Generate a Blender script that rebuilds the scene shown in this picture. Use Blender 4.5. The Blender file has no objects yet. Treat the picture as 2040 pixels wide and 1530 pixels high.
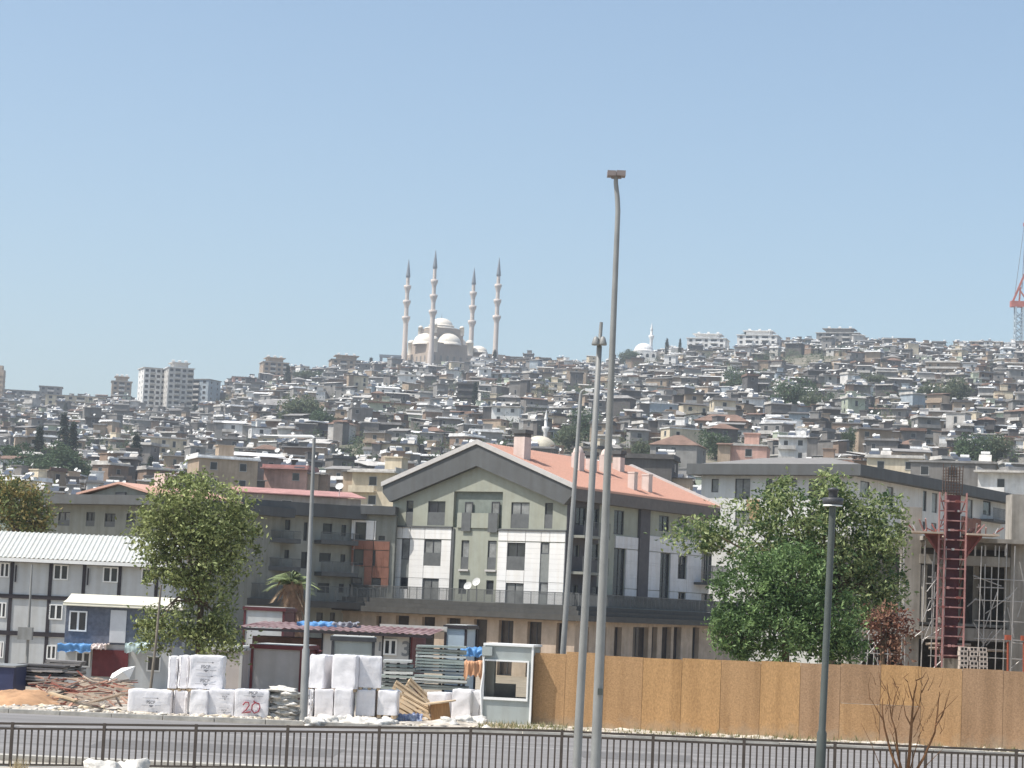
import bpy, math, random
from mathutils import Vector, Matrix, noise
RNG = random.Random(11)
rad = math.radians
SC = bpy.context.scene
COL = SC.collection
# ---------------------------------------------------------------- camera
F, CX, CY = 4500.0, 1020.0, 765.0          # focal length and centre in pixels of the 2040 x 1530 photograph
HC = 3.6                                   # eye height above the kerb
PITCH, ROLL = math.atan(450 / F), rad(2.5)
ROT = Matrix.Rotation(math.pi / 2 + PITCH, 3, 'X') @ Matrix.Rotation(ROLL, 3, 'Z')
cam_d = bpy.data.cameras.new('camera')
cam = bpy.data.objects.new('camera', cam_d)
COL.objects.link(cam)
cam.location = (0, 0, HC)
cam.rotation_euler = ROT.to_euler()
cam_d.sensor_width = 36.0
cam_d.lens = 36.0 * F / 2040.0
cam_d.clip_start = 0.5
cam_d.clip_end = 30000
SC.camera = cam
# ---------------------------------------------------------------- sky, sun, exposure
SUN_EL = rad(58)
SUN_TO = Vector((-0.92, -0.34, 0)).normalized() * math.cos(SUN_EL) + Vector((0, 0, math.sin(SUN_EL)))
wd = bpy.data.worlds.new('World')
SC.world = wd
wd.use_nodes = True
nt = wd.node_tree
sky = nt.nodes.new('ShaderNodeTexSky')
sky.sky_type = 'NISHITA'
sky.sun_disc = False
sky.sun_elevation = SUN_EL
sky.sun_rotation = math.atan2(SUN_TO.x, SUN_TO.y)
sky.altitude = 500
sky.air_density = 1.0
sky.dust_density = 3.0
sky.ozone_density = 0.7
tint = nt.nodes.new('ShaderNodeMix')           # the camera's white balance: the sky reads cyan rather than violet
tint.data_type = 'RGBA'
tint.blend_type = 'MULTIPLY'
tint.inputs['Factor'].default_value = 1
tint.inputs[7].default_value = (0.975, 1.03, 1.0, 1)
nt.links.new(sky.outputs['Color'], tint.inputs[6])
nt.links.new(tint.outputs[2], nt.nodes['Background'].inputs['Color'])
nt.nodes['Background'].inputs['Strength'].default_value = 0.128
sun_d = bpy.data.lights.new('sun', 'SUN')
sun_d.energy = 4.2
sun_d.angle = rad(0.5)
sun_d.color = (1.0, 0.95, 0.88)
sun = bpy.data.objects.new('sun', sun_d)
COL.objects.link(sun)
sun.rotation_euler = SUN_TO.to_track_quat('Z', 'Y').to_euler()
SC.view_settings.view_transform = 'Standard'
SC.view_settings.look = 'None'
SC.view_settings.gamma = 1
SC.view_settings.exposure = 0.5
SC.view_settings.use_curve_mapping = False
SC.render.engine = 'CYCLES'
SC.cycles.use_denoising = True
SC.cycles.max_bounces = 5
SC.cycles.volume_bounces = 0
# ---------------------------------------------------------------- measuring: pixel <-> place
def ray(px, py):
    return (ROT @ Vector(((px - CX) / F, (CY - py) / F, -1.0))).normalized()
def at(px, py, Y):
    d = ray(px, py)
    return Vector((0, 0, HC)) + d * (Y / d.y)
def gnd(px, py, z=0.0):
    d = ray(px, py)
    return Vector((0, 0, HC)) + d * ((z - HC) / d.z)
def proj(p):
    q = ROT.transposed() @ (Vector(p) - Vector((0, 0, HC)))
    return CX + F * q.x / -q.z, CY - F * q.y / -q.z
def base(px, Y, z=0.0):
    x = 0.0
    for _ in range(5):
        x += (px - proj((x, Y, z))[0]) * Y / F
    return Vector((x, Y, z))
def hz(px, py, o, n):
    d = ray(px, py)
    c = Vector((0, 0, HC))
    return c + d * ((Vector(o) - c).dot(n) / d.dot(n))
def crop(ox, oy, s):
    return lambda a, b, c, d: (ox + a / s, oy + b / s, ox + c / s, oy + d / s)
# ---------------------------------------------------------------- materials
MATS = {}
def M(name, col, rough=0.8, var=0.12, scale=2.0, bump=0.0, metal=0.0, spec=0.3, detail=4.0, streak=0.0, col2=None, transl=0.0, stretch=None, splash=0.0):
    if name in MATS:
        return MATS[name]
    m = bpy.data.materials.new(name)
    m.use_nodes = True
    t = m.node_tree
    b = t.nodes['Principled BSDF']
    tc = t.nodes.new('ShaderNodeTexCoord')
    nz = t.nodes.new('ShaderNodeTexNoise')
    nz.inputs['Scale'].default_value = scale
    nz.inputs['Detail'].default_value = detail
    nz.inputs['Roughness'].default_value = 0.65
    if stretch:
        mp = t.nodes.new('ShaderNodeMapping')
        mp.inputs['Scale'].default_value = stretch
        t.links.new(tc.outputs['Object'], mp.inputs['Vector'])
        t.links.new(mp.outputs['Vector'], nz.inputs['Vector'])
    else:
        t.links.new(tc.outputs['Object'], nz.inputs['Vector'])
    rp = t.nodes.new('ShaderNodeValToRGB')
    rp.color_ramp.elements[0].position = 0.32
    rp.color_ramp.elements[1].position = 0.68
    lo = [max(0, c * (1 - var)) for c in col]
    hi = [min(0.95, c * (1 + var)) for c in (col2 or col)]
    rp.color_ramp.elements[0].color = (*lo, 1)
    rp.color_ramp.elements[1].color = (*hi, 1)
    t.links.new(nz.outputs['Fac'], rp.inputs['Fac'])
    out = rp.outputs['Color']
    if streak:                              # rain streaks and grime, long in z
        mp = t.nodes.new('ShaderNodeMapping')
        mp.inputs['Scale'].default_value = (1.7, 1.7, 0.12)
        t.links.new(tc.outputs['Object'], mp.inputs['Vector'])
        n2 = t.nodes.new('ShaderNodeTexNoise')
        n2.inputs['Scale'].default_value = 1.6
        n2.inputs['Detail'].default_value = 5
        t.links.new(mp.outputs['Vector'], n2.inputs['Vector'])
        r2 = t.nodes.new('ShaderNodeValToRGB')
        r2.color_ramp.elements[0].position = 0.35
        r2.color_ramp.elements[1].position = 0.6
        k = 1 - streak
        r2.color_ramp.elements[0].color = (k, k * 0.98, k * 0.95, 1)
        r2.color_ramp.elements[1].color = (1, 1, 1, 1)
        t.links.new(n2.outputs['Fac'], r2.inputs['Fac'])
        mx = t.nodes.new('ShaderNodeMix')
        mx.data_type = 'RGBA'
        mx.blend_type = 'MULTIPLY'
        mx.inputs['Factor'].default_value = 1
        t.links.new(out, mx.inputs[6])
        t.links.new(r2.outputs['Color'], mx.inputs[7])
        out = mx.outputs[2]
    if splash:                              # dried mud splashed up from the ground
        sx_ = t.nodes.new('ShaderNodeSeparateXYZ')
        t.links.new(tc.outputs['Object'], sx_.inputs[0])
        n3 = t.nodes.new('ShaderNodeTexNoise')
        n3.inputs['Scale'].default_value = 2.2
        n3.inputs['Detail'].default_value = 6
        t.links.new(tc.outputs['Object'], n3.inputs['Vector'])
        m1 = t.nodes.new('ShaderNodeMath')
        m1.operation = 'MULTIPLY_ADD'
        m1.inputs[1].default_value = 1.5
        m1.inputs[2].default_value = -0.35
        t.links.new(n3.outputs['Fac'], m1.inputs[0])
        m2 = t.nodes.new('ShaderNodeMath')
        m2.operation = 'SUBTRACT'
        m2.use_clamp = True
        t.links.new(m1.outputs[0], m2.inputs[0])
        t.links.new(sx_.outputs['Z'], m2.inputs[1])
        m3 = t.nodes.new('ShaderNodeMath')
        m3.operation = 'MULTIPLY'
        m3.use_clamp = True
        m3.inputs[1].default_value = splash
        t.links.new(m2.outputs[0], m3.inputs[0])
        mx = t.nodes.new('ShaderNodeMix')
        mx.data_type = 'RGBA'
        t.links.new(m3.outputs[0], mx.inputs[0])
        t.links.new(out, mx.inputs[6])
        mx.inputs[7].default_value = (.33, .27, .20, 1)
        out = mx.outputs[2]
    t.links.new(out, b.inputs['Base Color'])
    b.inputs['Roughness'].default_value = rough
    b.inputs['Metallic'].default_value = metal
    b.inputs['Specular IOR Level'].default_value = spec
    if bump:
        bp = t.nodes.new('ShaderNodeBump')
        bp.inputs['Strength'].default_value = bump
        bp.inputs['Distance'].default_value = 0.05
        t.links.new(nz.outputs['Fac'], bp.inputs['Height'])
        t.links.new(bp.outputs['Normal'], b.inputs['Normal'])
    if transl:
        tr = t.nodes.new('ShaderNodeBsdfTranslucent')
        t.links.new(out, tr.inputs['Color'])
        ms = t.nodes.new('ShaderNodeMixShader')
        ms.inputs[0].default_value = transl
        t.links.new(b.outputs[0], ms.inputs[1])
        t.links.new(tr.outputs[0], ms.inputs[2])
        t.links.new(ms.outputs[0], t.nodes['Material Output'].inputs['Surface'])
    MATS[name] = m
    return m
GLASS = M('window_glass', (0.035, 0.04, 0.045), rough=0.06, var=0.4, scale=0.6, spec=0.6)
GLASS2 = M('window_glass_curtain_reflection', (0.21, 0.215, 0.21), rough=0.15, var=0.45, scale=0.9, spec=0.5)  # curtained panes, with light reflections also put into the paler grey
DARKM = M('dark_interior', (0.025, 0.023, 0.022), rough=0.9)
# ---------------------------------------------------------------- lettering as flat meshes, 1 m high
GLYPH = {}
for body in ('PSCP', '3', '19', '20'):
    cu = bpy.data.curves.new('lettering', 'FONT')
    cu.body = body
    cu.size = 1.0
    cu.offset = 0.02
    to = bpy.data.objects.new('lettering', cu)
    COL.objects.link(to)
    GLYPH[body] = bpy.data.meshes.new_from_object(to.evaluated_get(bpy.context.evaluated_depsgraph_get()))
    bpy.data.objects.remove(to)
# ---------------------------------------------------------------- mesh builder
LOC = {}
class MB:
    def __init__(s):
        s.v, s.f, s.m, s.sm = [], [], [], []
    def add(s, vs, fs, mi=0, smooth=False):
        k = len(s.v)
        s.v.extend(tuple(v) for v in vs)
        for f in fs:
            s.f.append(tuple(k + i for i in f))
            s.m.append(mi)
            s.sm.append(smooth)
        return s
    def quad(s, a, b, c, d, mi=0):
        return s.add((a, b, c, d), ((0, 1, 2, 3),), mi)
    def obox(s, o, a, b, c, mi=0):           # corner and three edge vectors
        o, a, b, c = Vector(o), Vector(a), Vector(b), Vector(c)
        vs = [o, o + a, o + a + b, o + b, o + c, o + a + c, o + a + b + c, o + b + c]
        fs = [(0, 3, 2, 1), (4, 5, 6, 7), (0, 1, 5, 4), (1, 2, 6, 5), (2, 3, 7, 6), (3, 0, 4, 7)]
        if a.cross(b).dot(c) < 0:
            fs = [f[::-1] for f in fs]
        return s.add(vs, fs, mi)
    def box(s, p0, p1, mi=0):
        p0, p1 = Vector(p0), Vector(p1)
        d = p1 - p0
        return s.obox(p0, (d.x, 0, 0), (0, d.y, 0), (0, 0, d.z), mi)
    def beam(s, p, q, w, h=None, mi=0):      # square bar from p to q
        p, q = Vector(p), Vector(q)
        h = h or w
        d = (q - p).normalized()
        up = Vector((0, 0, 1)) if abs(d.z) < 0.9 else Vector((0, 1, 0))
        x = d.cross(up).normalized() * w
        y = x.cross(d).normalized() * h
        return s.obox(p - x / 2 - y / 2, x, q - p, y, mi)
    def tube(s, pts, rs, n=8, mi=0, cap=True):
        pts = [Vector(p) for p in pts]
        if not isinstance(rs, (list, tuple)):
            rs = [rs] * len(pts)
        vs, fs = [], []
        x = None
        for i, p in enumerate(pts):
            d = (pts[min(i + 1, len(pts) - 1)] - pts[max(i - 1, 0)]).normalized()
            if x is None:
                up = Vector((0, 0, 1)) if abs(d.z) < 0.9 else Vector((1, 0, 0))
                x = d.cross(up).normalized()
            else:
                x = (x - d * x.dot(d)).normalized()
            y = d.cross(x)
            for k in range(n):
                a = 2 * math.pi * k / n
                vs.append(p + (x * math.cos(a) + y * math.sin(a)) * rs[i])
        for i in range(len(pts) - 1):
            for k in range(n):
                k2 = (k + 1) % n
                fs.append((i * n + k, i * n + k2, (i + 1) * n + k2, (i + 1) * n + k))
        s.add(vs, fs, mi, True)
        if cap:
            s.add(vs[:n], (tuple(range(n))[::-1],), mi)
            s.add(vs[-n:], (tuple(range(n)),), mi)
        return s
    def lathe(s, c, prof, n=20, a0=0.0, a1=2 * math.pi, mi=0, smooth=True):
        c = Vector(c)
        full = abs(a1 - a0 - 2 * math.pi) < 1e-6
        m = n if full else n + 1
        vs, fs = [], []
        for r, z in prof:
            for k in range(m):
                a = a0 + (a1 - a0) * k / n
                vs.append(c + Vector((r * math.cos(a), r * math.sin(a), z)))
        for i in range(len(prof) - 1):
            for k in range(n):
                k2 = (k + 1) % m
                fs.append((i * m + k, i * m + k2, (i + 1) * m + k2, (i + 1) * m + k))
        return s.add(vs, fs, mi, smooth)
    def prism(s, poly, off, mi=0):           # planar polygon pushed along off
        off = Vector(off)
        n = len(poly)
        a = [Vector(p) for p in poly]
        b = [p + off for p in a]
        fs = [tuple(range(n)), tuple(range(2 * n - 1, n - 1, -1))]
        fs += [(i, i + n, (i + 1) % n + n, (i + 1) % n) for i in range(n)]
        return s.add(a + b, fs, mi)
    def blob(s, c, r, seed=0, rough=0.25, nu=10, nv=7, mi=0, flat=None):
        c = Vector(c)
        rx, ry, rz = r if isinstance(r, (tuple, list)) else (r, r, r)
        vs, fs = [], []
        for j in range(nv + 1):
            th = math.pi * j / nv
            for i in range(nu):
                ph = 2 * math.pi * i / nu
                d = Vector((math.sin(th) * math.cos(ph), math.sin(th) * math.sin(ph), math.cos(th)))
                k = 1 + rough * noise.noise(d * 1.7 + Vector((seed * 3.1, seed * 1.7, seed)))* 1.6
                p = Vector((d.x * rx * k, d.y * ry * k, d.z * rz * k))
                if flat is not None:
                    p.z = max(p.z, flat)
                vs.append(c + p)
        for j in range(nv):
            for i in range(nu):
                i2 = (i + 1) % nu
                fs.append((j * nu + i, (j + 1) * nu + i, (j + 1) * nu + i2, j * nu + i2))
        return s.add(vs, fs, mi, True)
    def mesh(s, name, mats, off=Vector((0, 0, 0))):
        me = bpy.data.meshes.new(name)
        me.from_pydata([(v[0] - off[0], v[1] - off[1], v[2] - off[2]) for v in s.v], [], s.f)
        mats = mats if isinstance(mats, (list, tuple)) else [mats]
        for m in mats:
            me.materials.append(m)
        me.polygons.foreach_set('material_index', s.m)
        me.polygons.foreach_set('use_smooth', s.sm)
        me.update()
        return me
    def build(s, name, mats, parent=None):
        off = LOC.get(parent, Vector((0, 0, 0))) if parent else Vector((0, 0, 0))
        return link(name, s.mesh(name, mats, off), parent)
def link(name, data, parent=None, loc=None, rot=None):
    o = bpy.data.objects.new(name, data)
    COL.objects.link(o)
    if parent:
        o.parent = parent
        LOC[o] = LOC.get(parent, Vector((0, 0, 0)))
    if loc is not None:
        o.location = loc
    if rot is not None:
        o.rotation_euler = rot
    return o
def tag(o, label, cat, group=None, kind=None):
    o['label'] = label
    o['category'] = cat
    if group:
        o['group'] = group
    if kind:
        o['kind'] = kind
    return o
def thing(name, label, cat, loc, group=None, rz=0.0):
    o = bpy.data.objects.new(name, None)
    o.empty_display_size = 0.3
    COL.objects.link(o)
    o.location = loc
    o.rotation_euler = (0, 0, rz)
    LOC[o] = Vector(loc)
    return tag(o, label, cat, group)
def struct(name, mb, mats, parent=None):
    o = mb.build(name, mats, parent)
    o['kind'] = 'structure'
    return o
def copy_tree(o, parent=None):
    c = o.copy()
    COL.objects.link(c)
    c.parent = parent
    for ch in o.children:
        copy_tree(ch, c)
    return c
# ---------------------------------------------------------------- facades
Z = Vector((0, 0, 1))
class Fac:                                    # a vertical wall plane: u along it, v = height, d outwards
    def __init__(s, o, u, n):
        s.o, s.u, s.n = Vector(o), Vector(u).normalized(), Vector(n).normalized()
    def uv(s, px, py):
        p = hz(px, py, s.o, s.n)
        return (p - s.o).dot(s.u), p.z
    def p(s, u, v, d=0.0):
        q = s.o + s.u * u + s.n * d
        return Vector((q.x, q.y, v))
    def rect(s, r):
        x0, y0, x1, y1 = r
        xm, ym = (x0 + x1) / 2, (y0 + y1) / 2
        ua, ub = s.uv(x0, ym)[0], s.uv(x1, ym)[0]
        va, vb = s.uv(xm, y1)[1], s.uv(xm, y0)[1]
        return min(ua, ub), max(ua, ub), va, vb
    def box(s, mb, u0, u1, v0, v1, d0, d1, mi=0):
        return mb.obox(s.p(u0, v0, d0), s.u * (u1 - u0), Z * (v1 - v0), s.n * (d1 - d0), mi)
def cells(u0, u1, v0, v1, ops, umax=1e9, vmax=1e9):
    us = sorted({u0, u1, *[min(max(x, u0), u1) for o in ops for x in o[:2]]})
    vs = sorted({v0, v1, *[min(max(x, v0), v1) for o in ops for x in o[2:4]]})
    def ref(a, lim):
        r = [a[0]]
        for x, y in zip(a, a[1:]):
            if y - x < 1e-4:
                continue
            k = max(1, math.ceil((y - x) / lim))
            r += [x + (y - x) * (i + 1) / k for i in range(k)]
        return r
    us, vs = ref(us, umax), ref(vs, vmax)
    for a, b in zip(us, us[1:]):
        for c, d in zip(vs, vs[1:]):
            x, y = (a + b) / 2, (c + d) / 2
            if not any(o[0] < x < o[1] and o[2] < y < o[3] for o in ops):
                yield a, b, c, d
def wallface(mb, f, u0, u1, v0, v1, ops, depth=0.3, d=0.0):
    for a, b, c, e in cells(u0, u1, v0, v1, ops):
        mb.quad(f.p(a, c, d), f.p(b, c, d), f.p(b, e, d), f.p(a, e, d))
    for a, b, c, e in ops:
        for (p, q), (r, t) in (((a, c), (b, c)), ((b, c), (b, e)), ((b, e), (a, e)), ((a, e), (a, c))):
            mb.quad(f.p(p, q, d), f.p(r, t, d), f.p(r, t, d - depth), f.p(p, q, d - depth))
def window(parent, f, r, fm, gm=None, mull=1, fr=0.07, rec=0.14, rail=None, d=0.0, transom=None):
    u0, u1, v0, v1 = r
    gm = gm or (GLASS2 if RNG.random() < 0.55 else GLASS)
    w = MB()
    a, b = d - rec, d - rec + 0.06
    f.box(w, u0, u0 + fr, v0, v1, a, b)
    f.box(w, u1 - fr, u1, v0, v1, a, b)
    f.box(w, u0 + fr, u1 - fr, v0, v0 + fr, a, b)
    f.box(w, u0 + fr, u1 - fr, v1 - fr, v1, a, b)
    for k in range(mull):
        c = u0 + (u1 - u0) * (k + 1) / (mull + 1)
        f.box(w, c - fr / 2, c + fr / 2, v0 + fr, v1 - fr, a, b)
    o = w.build('window', fm, parent)
    g = MB()
    e = d - rec + 0.02
    for k in range(mull + 1):
        p, q = u0 + (u1 - u0) * k / (mull + 1), u0 + (u1 - u0) * (k + 1) / (mull + 1)
        g.quad(f.p(p + fr / 2, v0 + fr / 2, e), f.p(q - fr / 2, v0 + fr / 2, e), f.p(q - fr / 2, v1 - fr / 2, e), f.p(p + fr / 2, v1 - fr / 2, e))
    g.build('pane', gm, o)
    if rail:
        h = MB()
        f.box(h, u0 + 0.01, u1 - 0.01, v0 + .01, v0 + (v1 - v0) * rail, d - 0.07, d - 0.03)
        h.build('balustrade', MATS['rail_grey'], o)
    return o
M('rail_grey', (0.12, 0.125, 0.125), rough=0.5, var=0.15)
# ================================================================ the setting
SKYL = [(-600, 830), (0, 812), (100, 806), (250, 802), (300, 815), (400, 812), (450, 787), (520, 772), (600, 754), (660, 750), (740, 740), (800, 739),
        (900, 739), (1000, 731), (1100, 729), (1160, 733), (1230, 729), (1300, 713), (1370, 706), (1450, 703), (1560, 694), (1650, 683),
        (1700, 684), (1800, 692), (1850, 699), (1900, 697), (2040, 695), (2700, 690)]
YB, YC = 262.0, 1450.0
ZL = -1.2                                     # level of the building lots beyond the street
def skyline(px):
    px = max(SKYL[0][0], min(SKYL[-1][0], px))
    for (a, b), (c, d) in zip(SKYL, SKYL[1:]):
        if a <= px <= c:
            return b + (d - b) * (px - a) / (c - a)
def hill(x, y):
    px = CX + x / max(y, 1) * F
    zc = (1215 + (px - CX) * math.tan(ROLL) - skyline(px)) / F * YC + HC
    t = (y - YB) / (YC - YB)
    if t <= 0:
        return ZL
    if t > 1:
        return zc - max(0, y - YC - 110) * 0.10
    nse = noise.noise(Vector((x / 90, y / 90, 3))) * 5 + noise.noise(Vector((x / 33, y / 33, 9))) * 2
    return ZL + (zc - ZL) * (t ** 1.04) + nse * min(1, t * 6) * min(1, (1 - t) * 8)
def flat(x, y):
    t = min(1, max(0, (y - 84) / 20))
    return ZL * t * t * (3 - 2 * t)
def on_hill(px, py, Y0):                      # where the line of sight through a foot point meets the slope
    best = at(px, py, Y0)
    Y = 290.0
    while Y < YC + 60:
        p = at(px, py, Y)
        if p.z <= hill(p.x, p.y):
            return p
        Y += 4.0
    return best
# ground sheet to the horizon
mb = MB()
ys = [-400, -60, 0, 20, 40, 60, 66, 72, 78, 84, 87, 90, 93, 96, 100, 104, 110, 130, 180, 262, 420, 900, 2000, 5000, 14000]
xs = [-14000, -3000, -800, -300, -120, -60] + [k * 5 for k in range(-8, 9)] + [60, 120, 300, 800, 3000, 14000]
vs = [(x, y, flat(x, y)) for y in ys for x in xs]
n = len(xs)
fs = [(j * n + i, j * n + i + 1, (j + 1) * n + i + 1, (j + 1) * n + i) for j in range(len(ys) - 1) for i in range(n - 1)]
mb.add(vs, fs)
DUST = M('dusty_ground', (0.30, 0.25, 0.19), rough=0.95, var=0.25, scale=0.7, bump=0.5, detail=8)
struct('ground', mb, DUST)
# hillside
mb = MB()
rows = [YB - 2 + (YC + 60 - YB) * k / 110 for k in range(111)] + [1600, 1900, 2500, 3400]
cols = [-0.62 + 1.24 * k / 150 for k in range(151)]
vs = [(c * y, y, hill(c * y, y)) for y in rows for c in cols]
n = len(cols)
mb.add(vs, [(j * n + i, j * n + i + 1, (j + 1) * n + i + 1, (j + 1) * n + i) for j in range(len(rows) - 1) for i in range(n - 1)], 0, True)
HILLM = M('hill_soil_and_scrub', (0.085, 0.10, 0.06), rough=1, var=0.35, scale=0.09, col2=(0.20, 0.175, 0.14), detail=10)
struct('hillside', mb, HILLM)
# street: near pavement, road, far kerb
ASPH = M('asphalt', (0.20, 0.192, 0.188), rough=0.9, var=0.26, scale=1.0, bump=0.15, detail=10, stretch=(0.12, 1.4, 1))
CONC = M('kerb_concrete', (0.42, 0.40, 0.36), rough=0.9, var=0.2, scale=3, bump=0.2)
PAVE = M('pavement_concrete', (0.40, 0.37, 0.32), rough=0.9, var=0.15, scale=1.1, bump=0.2)
def strip(a, b, z0, z1, c, d, mbx):           # quad strip from left (a..b in Y) to right (c..d)
    mbx.quad((-60, a, z0), (60, c, z1), (60, d, z1), (-60, b, z0))
mb = MB()
strip(48.4, 66.0, 0.008, 0.008, 48.4, 66.0, mb)
struct('road', mb, ASPH)
mb = MB()
strip(60.3, 60.44, 0.012, 0.012, 60.3, 60.44, mb)
struct('road_line', mb, M('worn_white_line', (.24, .23, .22), rough=.8, var=.3, scale=2.5, col2=(.44, .43, .41), detail=8))
mb = MB()
for x0, x1, y0, y1 in ((-9.5, -3.8, 53, 56.2), (2.2, 5.0, 57, 59.8), (9, 14, 51, 53.4), (-16, -12.6, 57.5, 59.9)):
    mb.quad((x0, y0, .0125), (x1, y0 + .2, .0125), (x1 + .1, y1, .0125), (x0 - .1, y1 - .1, .0125))
struct('asphalt_patch', mb, M('patched_asphalt', (.145, .14, .138), rough=.95, var=.15, scale=4))
mb = MB()
strip(22, 47.9, 0.004, 0.004, 22, 47.9, mb)
struct('near_pavement', mb, PAVE)
mb = MB()
mb.box((-60, 47.95, -0.1), (60, 48.35, 0.12))
struct('near_kerb', mb, CONC)
kr = thing('far_kerb', 'low row of kerb stones along far side of the road', 'kerb', (0, 66.2, 0))
kr['kind'] = 'structure'
kme = None
for k in range(-19, 20):
    if kme is None:
        q = MB()
        q.box((-0.735, -0.1, -0.1), (0.735, 0.12, 0.13))
        kme = q.mesh('kerb_stone', CONC)
    o = link('kerb_stone', kme, kr, (k * 1.49, RNG.uniform(-.015, .015), RNG.uniform(-.01, .015)))
# uneven strip of trodden soil and gravel on the far side
mb = MB()
nx, ny = 160, 14
vs = []
for j in range(ny + 1):
    for i in range(nx + 1):
        x, y = -24 + 48 * i / nx, 66.45 + 9.5 * j / ny
        e = min(1, j / 2, (ny - j) / 2, i / 2, (nx - i) / 2)
        z = 0.012 + e * (0.05 + 0.16 * max(0, noise.noise(Vector((x * .9, y * .9, 2)))) + 0.06 * noise.noise(Vector((x * 3, y * 3, 5))))
        vs.append((x, y, z))
mb.add(vs, [(j * (nx + 1) + i, j * (nx + 1) + i + 1, (j + 1) * (nx + 1) + i + 1, (j + 1) * (nx + 1) + i) for j in range(ny) for i in range(nx)], 0, True)
struct('verge', mb, M('verge_soil', (0.36, 0.31, 0.25), rough=1, var=0.35, scale=1.5, bump=0.6, col2=(0.5, 0.46, 0.4), detail=9))
# ================================================================ new apartment blocks (one courtyard complex, all turned the same way)
ANG = rad(32)
UL, NL = Vector((-math.cos(ANG), math.sin(ANG), 0)), Vector((-math.sin(ANG), -math.cos(ANG), 0))     # faces left towards the street
UR, NR = Vector((math.sin(ANG), math.cos(ANG), 0)), Vector((math.cos(ANG), -math.sin(ANG), 0))       # faces right, in shade
SAGE = M('sage_render', (0.325, 0.338, 0.285), rough=0.9, var=0.09, scale=0.8, streak=0.06, bump=0.05)
WHITEP = M('white_cladding', (0.76, 0.75, 0.73), rough=0.6, var=0.04, scale=0.5, streak=0.05)
DGREY = M('dark_grey_fascia', (0.105, 0.11, 0.112), rough=0.7, var=0.1, scale=0.7, streak=0.1)
LEDGE = M('ledge_grey', (0.075, 0.074, 0.07), rough=0.75, var=0.12, scale=0.9, streak=0.12)
STONE = M('beige_stone', (0.46, 0.37, 0.29), rough=0.85, var=0.15, scale=1.2, streak=0.12)
FRAME = M('anthracite_frame', (0.06, 0.062, 0.068), rough=0.45, var=0.1)
TILE = M('red_roof_tiles', (0.55, 0.33, 0.255), rough=0.8, var=0.16, scale=5, bump=0.5, stretch=(2, 2, 6))
CHIM = M('pinkish_chimney_render', (0.66, 0.55, 0.50), rough=0.9, var=0.08, streak=0.12)
COPE = M('verge_coping', (0.50, 0.48, 0.46), rough=0.5, var=0.08)
GREYW = M('grey_render', (0.33, 0.335, 0.30), rough=0.9, var=0.1, scale=0.8, streak=0.15)
GREYD = M('dark_grey_green_render', (0.26, 0.265, 0.235), rough=0.9, var=0.1, scale=0.8, streak=0.15)
BRICKR = M('terracotta_cladding', (0.25, 0.12, 0.085), rough=0.8, var=0.15, scale=1.5)
c3, c5, c6, c7, c1 = crop(480, 880, 3.923), crop(900, 860, 3.731), crop(900, 1180, 3.778), crop(1400, 860, 3.1875), crop(0, 880, 3.923)

def railing(parent, f, u0, u1, v0, v1, d, step=0.16, mat=None):
    r = MB()
    f.box(r, u0, u1, v1 - 0.05, v1, d - 0.03, d + 0.03)
    f.box(r, u0, u1, v0, v0 + 0.04, d - 0.02, d + 0.02)
    k = max(1, int((u1 - u0) / step))
    for i in range(k + 1):
        u = u0 + (u1 - u0) * i / k
        w = 0.03 if i % 9 == 0 else 0.012
        f.box(r, u - w, u + w, v0 + 0.04, v1 - 0.05, d - 0.012, d + 0.012)
    return r.build('railing', mat or MATS['rail_grey'], parent)

# ---------------------------------------------------------------- gabled block
C = base(1116, 168, ZL)
fG, fS = Fac(C, UL, NL), Fac(C, UR, NR)
L = fG.uv(776, 1150)[0]
MD = fS.uv(1412, 1100)[0]
vE = (fG.uv(1126, 960)[1] + fG.uv(778, 968)[1]) / 2        # eaves
vR = fG.uv(958, 886)[1]                                    # ridge
vT = Fac(C + (NL + NR) * 2.6, UL, NL).uv(950, 1199)[1]                                   # terrace floor
gb = thing('gabled_apartment_block', 'sage green and white apartment block with grey gable and red tiled roof', 'building', C, 'new apartment blocks')
tops = [fG.rect(c3(1290, 460, 1345, 655)), fG.rect(c3(1460, 465, 1595, 655)), fG.rect(c5(440, 525, 575, 720)), fG.rect(c5(690, 530, 750, 720))]
mids = [fG.rect(c3(1720, 770, 1780, 995)), fG.rect(c5(265, 810, 330, 1025))]
lows = [fG.rect(c3(1700, 1075, 1760, 1190)), fG.rect(c5(255, 1105, 310, 1210))]
wl = fG.rect(c3(1172, 672, 1640, 1240))
wr = fG.rect(c5(342, 740, 822, 1292))
wl = (wl[0], L, vT, wl[3]); wr = (0.0, wr[1], vT, wr[3])
wops = [fG.rect(c3(1260, 755, 1320, 920)), fG.rect(c3(1250, 1060, 1310, 1150)), fG.rect(c3(1435, 765, 1570, 970)), fG.rect(c3(1425, 1070, 1550, 1236)),
        fG.rect(c5(415, 825, 550, 1030)), fG.rect(c5(665, 825, 725, 910)), fG.rect(c5(655, 1120, 718, 1210)), fG.rect(c5(405, 1125, 535, 1285))]
rec = fG.rect(c5(15, 445, 378, 605))
recw = [fG.rect(c3(1740, 470, 1800, 690)), fG.rect(c5(285, 520, 345, 740))]
rec = (rec[0], rec[1], vT + 5.6, rec[3])
mb = MB()
wallface(mb, fG, 0, L, ZL, vE, tops + mids + lows + wops + [rec], 0.35)
mb.add([fG.p(0, vE), fG.p(L, vE), fG.p(L / 2, vR - 0.2)], [(0, 1, 2)])
mb.quad(fG.p(0, ZL, -.36), fG.p(L, ZL, -.36), fG.p(L, vE, -.36), fG.p(0, vE, -.36))
fB = Fac(fG.p(L, 0), UR, -NR)
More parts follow.
